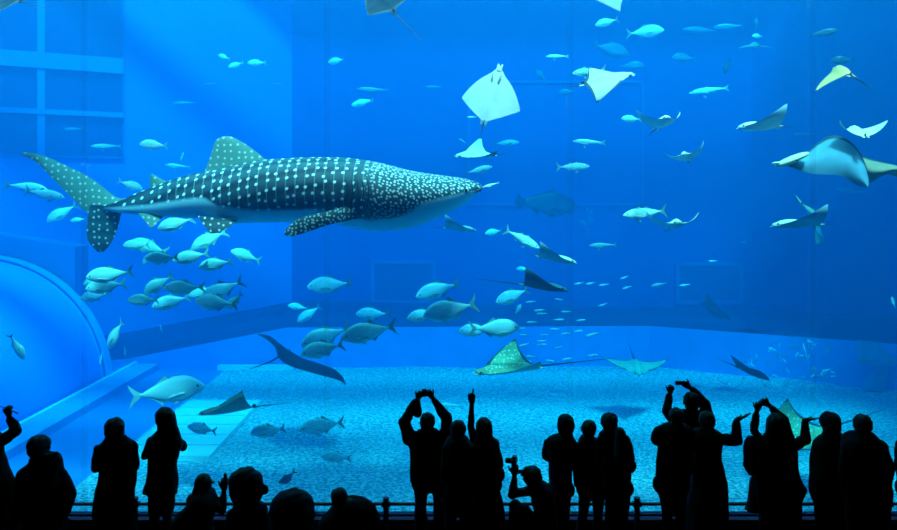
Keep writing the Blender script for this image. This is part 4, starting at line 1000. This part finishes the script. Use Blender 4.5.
def camera_prop(px, py, d, ang, label, yaw=0, sc_=1):
    r = bpy.data.objects.new('handheld_camera', None); C.objects.link(r); r.location = P(px, py, d); r.rotation_euler = (0, math.radians(ang), math.radians(yaw)); r.scale = (sc_,)*3; tag(r, label, 'camera')
    bm = bmesh.new(); bmesh.ops.create_cube(bm, size=1); [setattr(v, 'co', Vector((v.co.x*.125, v.co.y*.055, v.co.z*.075))) for v in bm.verts]; bmesh.ops.bevel(bm, geom=bm.edges[:], offset=.01, segments=3, affect='EDGES')
    me = bpy.data.meshes.new('camera_body'); bm.to_mesh(me); bm.free(); me.materials.append(plast); o = bpy.data.objects.new('camera_body', me); C.objects.link(o); o.parent = r
    l = MB(); l.tube([(0, .02, 0), (0, .07, 0), (0, .075, 0), (0, .10, 0)], [.034, .034, .030, .032], 20); l.build('lens_barrel', plast, r, True)
    l = MB(); l.tube([(0, .0995, 0), (0, .1015, 0)], .026, 20); l.build('lens', lensm, r)
    MB().box(-.028, .028, -.02, .025, .035, .058).build('viewfinder_hump', plast, r); l = MB(); l.tube([(.045, 0, .036), (.045, 0, .046)], .009, 12); l.build('shutter_button', plast, r)
    return r
UPC = dict(palm=(0, 1, 0), curl=.5)
def down(x, y, s_=1): return None

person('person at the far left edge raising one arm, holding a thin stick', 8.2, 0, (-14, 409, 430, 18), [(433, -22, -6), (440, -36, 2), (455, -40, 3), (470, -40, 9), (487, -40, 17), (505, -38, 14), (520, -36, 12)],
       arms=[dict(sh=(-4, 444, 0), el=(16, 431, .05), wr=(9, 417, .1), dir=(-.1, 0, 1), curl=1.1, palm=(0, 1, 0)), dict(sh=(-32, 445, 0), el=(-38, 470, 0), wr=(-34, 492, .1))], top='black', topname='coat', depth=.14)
st = tag(MB().tube([P(0, 406.5, 8.28), P(7, 408, 8.28), P(12, 411, 8.28), P(18, 413.5, 8.28)], [.004, .005, .005, .009], 8).build('selfie_stick', plast, None, True), 'thin dark stick held up by the person at the far left edge', 'stick')
person('person in a thick collared jacket, second from the left edge', 7.6, 0, (39.5, 435, 459, 22), [(455, 31, 58, .10), (461, 29, 60), (468, 23, 62), (480, 19, 66), (494, 20, 66), (510, 22, 65), (528, 22, 64), (545, 24, 62)],
       arms=[dict(sh=(60, 474, 0), el=(69, 494, -.02), wr=(64, 513, .05), curl=.8), dict(sh=(24, 476, 0), el=(19, 500, 0), wr=(15, 521, .1), curl=.8)], hood=[(453, 32, 56, .07), (459, 29, 60, .09), (466, 28, 60, .10), (471, 32, 56, .06)], top='black', sleeve=(.075, .068, .055), depth=.16)
person('person in a long dark coat at left, both arms bent up to the face', 8.5, 0, (115, 417.5, 441, 19), [(438, 105, 126, .09), (443, 99, 134), (450, 97, 135), (462, 99, 134), (474, 98, 135), (489, 96.5, 135), (507, 93.5, 134), (524, 95, 134), (537, 97, 132)],
       arms=[dict(sh=(99, 449, 0), el=(97, 467, .12), wr=(109, 447, .22), curl=.8), dict(sh=(132, 448, 0), el=(134, 465, .12), wr=(122, 447, .22), curl=.8)], hair='short', hood=[(436, 106, 125, .06), (441, 103, 127, .08), (447, 104, 127, .06)], top='black', topname='long_coat', sleeve=(.062, .058, .048), hairrows=[(424, 106, 124), (434, 105, 124), (440, 107, 122)])
camera_prop(115.5, 443, 8.83, 0, 'camera held before the face of the person in the long coat at left')
person('long haired woman in a short coat with thin legs showing, left of the slab platform', 8.8, 0, (165, 407, 428, 17.5), [(431, 157, 172, .08), (437, 151, 178), (446, 147, 180), (460, 148, 177), (471, 147, 176), (484, 144, 177.5), (493, 142.5, 178)],
       arms=[dict(sh=(151, 441, 0), el=(145, 456, .08), wr=(156, 452, .22), curl=.6), dict(sh=(177, 441, 0), el=(182, 446, .1), wr=(174, 436, .25), curl=.6)], hairrows=[(412, 156.5, 174), (420, 157, 176), (431, 158, 179), (443, 162, 183), (449, 168, 182)], bot='tights', top='grey', topname='coat', sleeve=(.05, .048, .04),
       legs=[[(155, 492), (155.5, 518), (156, 548)], [(167, 492), (167.5, 518), (167, 548)]])
phone(165, 438, 9.05, .07, .14, 0, 'phone held by the long haired woman in the short coat')
person('long haired person crouching in profile, facing right with a phone raised', 8.1, 0, (204.5, 474, 490, 14), [(489, 198, 209, .07), (494, 194, 213), (501, 190, 217), (508, 184, 215), (515, 176, 213), (523, 171, 212), (535, 171, 212), (552, 174, 212)],
       arms=[dict(sh=(211, 498, 0), el=(222, 510, .05), wr=(224, 491, .1), dir=(.05, 0, 1), curl=.7, sleeve=(.05, .042, .036)), dict(sh=(192, 500, 0), el=(190, 522, .1), wr=(204, 530, .25), curl=.5)], hairrows=[(479, 196.5, 210), (486, 194, 208.5), (493, 191.5, 207), (501, 189.5, 205)], face=(1, .25, 0), sit=True, top='grey',
       legs=[[(186, 548), (214, 540, .25), (206, 582, .3)], [(200, 548), (222, 545, .1), (214, 582, .15)]], depth=.17)
phone(225.3, 480, 8.22, .035, .13, 0, 'phone raised by the crouching long haired person')
person('child with round hair standing close to the camera, left of two big heads', 5.0, 1.1, (246, 468, 505, 34), [(503, 238, 260, .07), (509, 233, 265, .1), (530, 231, 267, .11), (560, 230, 268, .11), (585, 230, 268, .11)],
       arms=[dict(sh=(262, 516, 0), el=(266, 548, 0), wr=(266, 575, .05), hs=.7, sleeve=(.036, .032, .026)), dict(sh=(234, 516, 0), el=(229, 548, 0), wr=(228, 575, .05), hs=.7, sleeve=(.036, .032, .026))], sleeve=(.04, .035, .03), hairrows=[(477, 231, 262), (490, 229.5, 263.5), (498, 231.5, 262), (503, 236, 258)], bun=(265, 490, .022),
       legs=[[(240, 585), (239, 618), (239, 651)], [(257, 585), (258, 618), (258, 651)]], legr=(.06, .045, .038), top='navy', sit=False)
person('child with thick bob hair nearest to the camera, only the head top visible', 4.4, 1.1, (293, 490, 537, 45), [(535, 282, 304, .07), (543, 270, 316, .1), (570, 266, 320, .12), (600, 265, 321, .12), (625, 266, 320, .12)],
       arms=[dict(sh=(272, 552, 0), el=(265, 590, .05), wr=(268, 622, .1), hs=.75, sleeve=(.042, .036, .03)), dict(sh=(314, 552, 0), el=(321, 590, .05), wr=(318, 622, .1), hs=.75, sleeve=(.042, .036, .03))], sleeve=(.042, .036, .03), hairrows=[(500, 275, 311), (512, 272, 314), (527, 271.5, 314.5), (541, 273, 313), (550, 278, 308)],
       legs=[[(284, 625), (283, 665), (283, 705)], [(303, 625), (304, 665), (304, 705)]], legr=(.065, .048, .038), top='grey')
person('person crouching with a rounded back, left of the first rail post', 8.4, 0, (339.5, 488, 505, 16.5), [(498.5, 343, 358, .08, 0), (501.5, 336, 369, .12, 0), (508, 331, 375, .16, 0), (518, 321, 379, .18, 0), (530, 318, 381, .19, 0), (545, 322, 380, .19, 0), (556, 328, 376, .16, 0)],
       arms=[dict(sh=(335, 510, .05), el=(322, 524, .2), wr=(332, 536, .35)), dict(sh=(371, 510, 0), el=(377, 528, .15), wr=(362, 538, .3))], sit=True, legs=[[(340, 552), (328, 540, .35), (334, 569, .2)], [(366, 552), (374, 540, .35), (368, 569, .2)]], top='black', depth=.17)
G2 = None
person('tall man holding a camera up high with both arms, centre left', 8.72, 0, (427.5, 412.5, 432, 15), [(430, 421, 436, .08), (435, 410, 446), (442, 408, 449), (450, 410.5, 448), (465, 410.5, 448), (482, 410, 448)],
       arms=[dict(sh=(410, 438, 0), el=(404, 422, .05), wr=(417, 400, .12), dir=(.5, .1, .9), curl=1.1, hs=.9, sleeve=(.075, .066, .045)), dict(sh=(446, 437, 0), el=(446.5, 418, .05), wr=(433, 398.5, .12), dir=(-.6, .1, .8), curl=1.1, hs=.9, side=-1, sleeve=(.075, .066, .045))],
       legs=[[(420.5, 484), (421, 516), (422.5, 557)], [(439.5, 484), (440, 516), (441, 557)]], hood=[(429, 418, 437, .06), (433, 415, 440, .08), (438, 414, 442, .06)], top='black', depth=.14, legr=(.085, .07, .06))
camera_prop(424.5, 393.5, 8.88, -8, 'camera held up high by the tall man at centre left', sc_=.85)
tag(Shape().cap(P(417.5, 402, 8.8), P(417.3, 413, 8.8), .045, .05).grow('camera_pouch', COL['grey'], bpy.data.objects.new('tmp', None), .008, 2), 'soft dark pouch dangling from the raised camera of the tall man', 'pouch'); 
person('person with short hair between the tall man and the pointing woman', 8.3, 0, (458, 420, 438.5, 16), [(437, 451, 465, .08), (441, 446, 470), (447, 445, 472), (460, 446, 472), (480, 447, 472), (500, 444, 473), (512, 444, 472)],
       arms=[dict(sh=(448, 448, 0), el=(446, 472, 0), wr=(449, 494, .08)), dict(sh=(469, 448, 0), el=(472, 470, .03), wr=(470, 492, .1))], legs=[[(451, 500), (450, 530), (450, 568)], [(465, 500), (466, 530), (466, 568)]], top='black')
person('woman with shoulder length hair and long coat pointing straight up with one arm', 8.7, 0, (484, 417.5, 436, 16.5), [(435, 477, 492, .08), (440, 473, 495), (450, 472, 498), (465, 472, 499), (480, 471, 498), (498, 470, 502), (515, 468, 505), (530, 467, 507)],
       arms=[dict(sh=(475, 443, 0), el=(470.5, 427, .03), wr=(471.8, 404, .05), dir=(.03, 0, 1), curl=1.15, thumb=.3, sleeve=(.052, .042, .032)), dict(sh=(494, 444, 0), el=(498, 464, 0), wr=(494, 478, .1))], hairrows=[(424, 476, 492), (431, 475.5, 493), (439, 477, 492.5)], extra={'point': [(472.3, 397, .06), (472.8, 392.5, .06), (473.1, 389.5, .06)]}, top='black', topname='long_coat', skirt=None)
bg = Shape(); bg.ell(P(498.5, 474, 8.55), .055, .06, .07); bgr = bg.grow('shoulder_bag', COL['brown'], bpy.data.objects.new('tmp', None), .01, 2); tag(bgr, 'small dark bag on the hip of the pointing woman', 'bag')
person('crouching photographer in a cap leaning back, camera held out to the left', 8.12, 0, (531, 466, 485, 17), [(481, 530, 545, .08), (487, 528, 551), (497, 531, 554), (510, 534, 556), (525, 534, 558), (545, 532, 560), (555, 534, 558)],
       arms=[dict(sh=(533, 490, 0), el=(512, 495, .08), wr=(514.5, 476, .12), dir=(.05, 0, 1), curl=.9, sleeve=(.05, .045, .035)), dict(sh=(550, 490, 0), el=(548, 512, .1), wr=(532, 515, .25))], sit=True, hat='cap', face=(-.85, .5, .0),
       legs=[[(540, 550), (515, 506, .22), (520, 570, .2)], [(553, 550), (524, 512, .05), (530, 572, .05)]], legr=(.085, .07, .052), top='navy', depth=.14)
camera_prop(514.5, 461, 8.24, -6, 'camera with long lens held up by the crouching photographer', yaw=75, sc_=.9)
person('person in a fluffy hood standing just right of the crouching photographer', 8.8, 0, (565, 417, 435, 15), [(434, 558, 572, .08), (438, 548.5, 573), (445, 546, 574.5), (452, 546.5, 574.5), (462, 548, 573), (479, 549, 571.5), (488, 550, 571)],
       arms=[dict(sh=(550, 443, 0), el=(547, 456, .08), wr=(556, 462, .25)), dict(sh=(571, 444, 0), el=(573, 459, .06), wr=(566, 464, .25))], hood=[(415.5, 561, 570, .06), (418, 557.5, 573.5, .10), (425, 556, 574.5, .12), (431, 557.5, 573, .10), (434.5, 561, 570.5, .07), (438, 561, 570.5, .07)], legs=[[(555, 490), (554.5, 515), (554, 551)], [(565, 490), (565, 515), (564, 551)]], top='grey', legr=(.07, .058, .05))
person('young person with short hair in straight jacket, arms down, between two taller people', 8.8, 0, (588.5, 420, 437.5, 15), [(436, 582, 595, .08), (441, 579, 600), (447, 577, 603), (460, 577, 604), (475, 577, 604), (490, 579, 604)],
       arms=[dict(sh=(580, 447, 0), el=(577, 468, 0), wr=(578.5, 487, .03), palm=(1, 0, 0), curl=.3), dict(sh=(601, 447, 0), el=(605, 468, 0), wr=(603, 487, .03), palm=(-1, 0, 0))], legs=[[(585.5, 490), (583, 515), (580, 555)], [(598, 490), (598, 515), (598, 555)]], top='black', legr=(.075, .058, .05))
person('person in a pointed beanie with backpack, right end of the middle group', 8.4, 0, (609, 413, 432, 16.5), [(431, 601, 617, .09), (436, 599, 624), (444, 600, 627), (455, 601, 629), (468, 602, 630), (480, 604, 630), (488, 605, 630)],
       arms=[dict(sh=(623, 441, 0), el=(630, 458, .02), wr=(627, 468, .2), curl=.7), dict(sh=(602, 442, 0), el=(600, 460, .05), wr=(606, 474, .2))], hat='beanie', legs=[[(611, 488), (611, 516), (610.5, 560)], [(624, 488), (623.5, 516), (622.5, 560)]], top='black', legr=(.078, .06, .052))
bp = Shape().loft([(P(620.5, 427, 8.2), .025, .04), (P(621, 430, 8.17), .045, .07), (P(621, 440, 8.17), .06, .09), (P(621, 456, 8.17), .07, .09), (P(621, 460, 8.17), .05, .06)]).grow('backpack', COL['olive'], bpy.data.objects.new('tmp', None), .01, 2); tag(bp, 'dark backpack on the person in the pointed beanie', 'backpack')
wp = Shape(); wp.ell(P(632, 466, 8.3), .045, .06, .06); tag(wp.grow('waist_pouch', COL['grey'], bpy.data.objects.new('tmp', None), .01, 2), 'dark pouch at the hip of the person in the pointed beanie', 'pouch')
person('person with folded arms in short jacket at the left of the right hand group', 8.12, 0, (676, 407.5, 424, 14.5), [(423, 670, 683, .08), (428, 661, 690), (434, 657, 692), (445, 659, 692), (460, 657.5, 692), (475, 656.5, 690), (482, 657, 690)],
       arms=[dict(sh=(661, 432, 0), el=(655.5, 440, .08), wr=(668, 446, .25)), dict(sh=(688, 432, 0), el=(692, 446, .08), wr=(680, 448, .25))], legs=[[(664, 484), (667, 510), (671, 560)], [(680, 484), (680, 512), (681, 560)]], top='black', legr=(.078, .056, .05))
person('taller person lifting a phone overhead with both arms in the right hand group', 8.86, 0, (691, 392, 412, 16), [(410, 684, 699, .08), (416, 674, 709), (425, 672, 714), (440, 676, 713), (460, 680, 714), (480, 682, 716), (500, 684, 716)],
       arms=[dict(sh=(676, 422, 0), el=(667, 411, .0), wr=(669.5, 394.5, .12), dir=(.3, .1, .9), curl=1.0, hs=.9, sleeve=(.062, .05, .042)), dict(sh=(708, 421, 0), el=(705, 404, .0), wr=(690.5, 388, .12), dir=(-.75, .1, .5), curl=1.1, hs=.9, side=-1, sleeve=(.085, .07, .045))], legs=[[(692, 500), (691, 520), (691, 550)], [(707, 500), (708, 520), (708, 550)]], top='black', hairrows=None)
phone(679.5, 383, 9.0, .095, .045, 0, 'phone held overhead at the left of the right hand group')
person('person in a long coat stretching one arm to the right, open palm up', 8.48, 0, (706.5, 411, 430, 16), [(429, 699, 714, .09), (433, 691, 720), (441, 690, 721), (455, 690, 720.5), (470, 690, 724), (485, 690, 728), (500, 689, 728.5), (520, 690, 728), (540, 692, 727)],
       arms=[dict(sh=(715, 439, 0), el=(737, 441, .08), wr=(737, 419.5, .12), dir=(.85, .1, .28), palm=(.1, .3, 1), curl=.12, spread=.3, side=-1, sleeve=(.062, .062, .048)), dict(sh=(694, 440, 0), el=(691, 462, 0), wr=(695, 480, .1))], top='black', topname='long_coat', depth=.15)
person('long haired person lifting a small camera with both arms, right hand group', 8.35, 0, (775.5, 413, 434, 17.5), [(432, 768, 784, .09), (438, 761, 790), (446, 757, 793), (460, 757, 794), (475, 756, 794), (490, 756, 794), (505, 757, 792)],
       arms=[dict(sh=(761, 441, 0), el=(753.5, 430, .05), wr=(756.5, 412, .12), dir=(.35, .1, .8), curl=1.1, hs=.9, sleeve=(.04, .038, .033)), dict(sh=(788, 438, 0), el=(784, 420, .02), wr=(770, 406, .12), dir=(-.75, .1, .45), curl=1.1, hs=.9, side=-1, sleeve=(.065, .055, .035))], hairrows=[(420, 767, 784.5), (428, 766, 787), (438, 765, 788), (448, 768, 786)], top='black')
camera_prop(762, 403, 8.51, 0, 'small camera lifted by the long haired person of the right hand group', sc_=.55)
b2 = Shape().loft([(P(750.5, 436, 8.2), .03, .04), (P(750, 442, 8.2), .055, .07), (P(750, 465, 8.2), .065, .08), (P(752, 475, 8.2), .04, .05)]).grow('backpack', COL['navy'], bpy.data.objects.new('tmp', None), .01, 2); tag(b2, 'navy backpack at the left side of the long haired camera holder', 'backpack')
person('person in a wide flared coat stretching a flat hand out to the right', 8.85, 0, (780, 416, 434, 16), [(433, 772, 788, .09), (439, 764, 795), (450, 760, 796), (464, 757, 796), (475, 753, 799), (483, 750, 803), (490, 748, 806), (500, 746.5, 803), (511, 744.5, 802)],
       arms=[dict(sh=(791, 447, 0), el=(805.5, 440, .08), wr=(804.8, 420, .12), dir=(1, .1, .08), palm=(0, .2, 1), curl=.04, spread=.02, thumb=.2, side=-1, sleeve=(.062, .058, .04)), dict(sh=(765, 448, 0), el=(758, 468, 0), wr=(760, 485, .1))], skirt=[(508, 759, 801), (530, 760, 801), (548, 761, 800)], bot='skirt', legs=[[(772, 500), (772, 520), (772, 549)], [(788, 500), (788, 520), (788, 549)]], top='black', bottom='black', topname='coat', hairrows=[(424, 772, 788), (434, 771, 789)])
person('person in a cap and thick scarf, second from the right', 8.5, 0, (830.5, 412.5, 437, 18.5), [(434, 824, 842, .09), (440, 816, 846), (446, 812, 850), (458, 813, 852), (475, 810, 852), (495, 811, 852), (506, 816, 852), (525, 817, 852), (540, 818, 850)],
       arms=[dict(sh=(817, 448, 0), el=(813.5, 470, .05), wr=(822, 485, .2)), dict(sh=(846, 448, 0), el=(850, 470, .05), wr=(843, 485, .2))], hood=[(432, 824, 840, .07), (436, 823, 843, .09), (441, 823, 843, .08)], hat='cap', top='black', topname='coat', depth=.15)
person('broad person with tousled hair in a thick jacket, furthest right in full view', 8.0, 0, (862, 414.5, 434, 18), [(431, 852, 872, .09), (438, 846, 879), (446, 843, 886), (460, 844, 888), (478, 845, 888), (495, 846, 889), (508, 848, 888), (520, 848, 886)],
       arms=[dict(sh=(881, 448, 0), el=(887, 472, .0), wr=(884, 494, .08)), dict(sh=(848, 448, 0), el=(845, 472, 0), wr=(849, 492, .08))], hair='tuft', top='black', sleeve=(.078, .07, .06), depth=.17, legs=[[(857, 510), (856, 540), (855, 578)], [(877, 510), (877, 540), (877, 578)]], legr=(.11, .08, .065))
person('person almost wholly cut off by the right edge of the photo', 8.6, 0, (913, 414, 434, 17), [(432, 905, 921, .08), (438, 901, 928), (450, 899, 930), (465, 899, 930), (485, 900, 930), (505, 901, 928)],
       arms=[dict(sh=(902, 445, 0), el=(899.5, 463, 0), wr=(904, 482, .1)), dict(sh=(926, 445, 0), el=(931, 465, 0), wr=(929, 485, .1))], top='grey')
for o in list(bpy.data.objects):
    if o.parent and o.parent.name.startswith('tmp'): o.parent = None
for o in [o for o in bpy.data.objects if o.name.startswith('tmp')]: bpy.data.objects.remove(o)
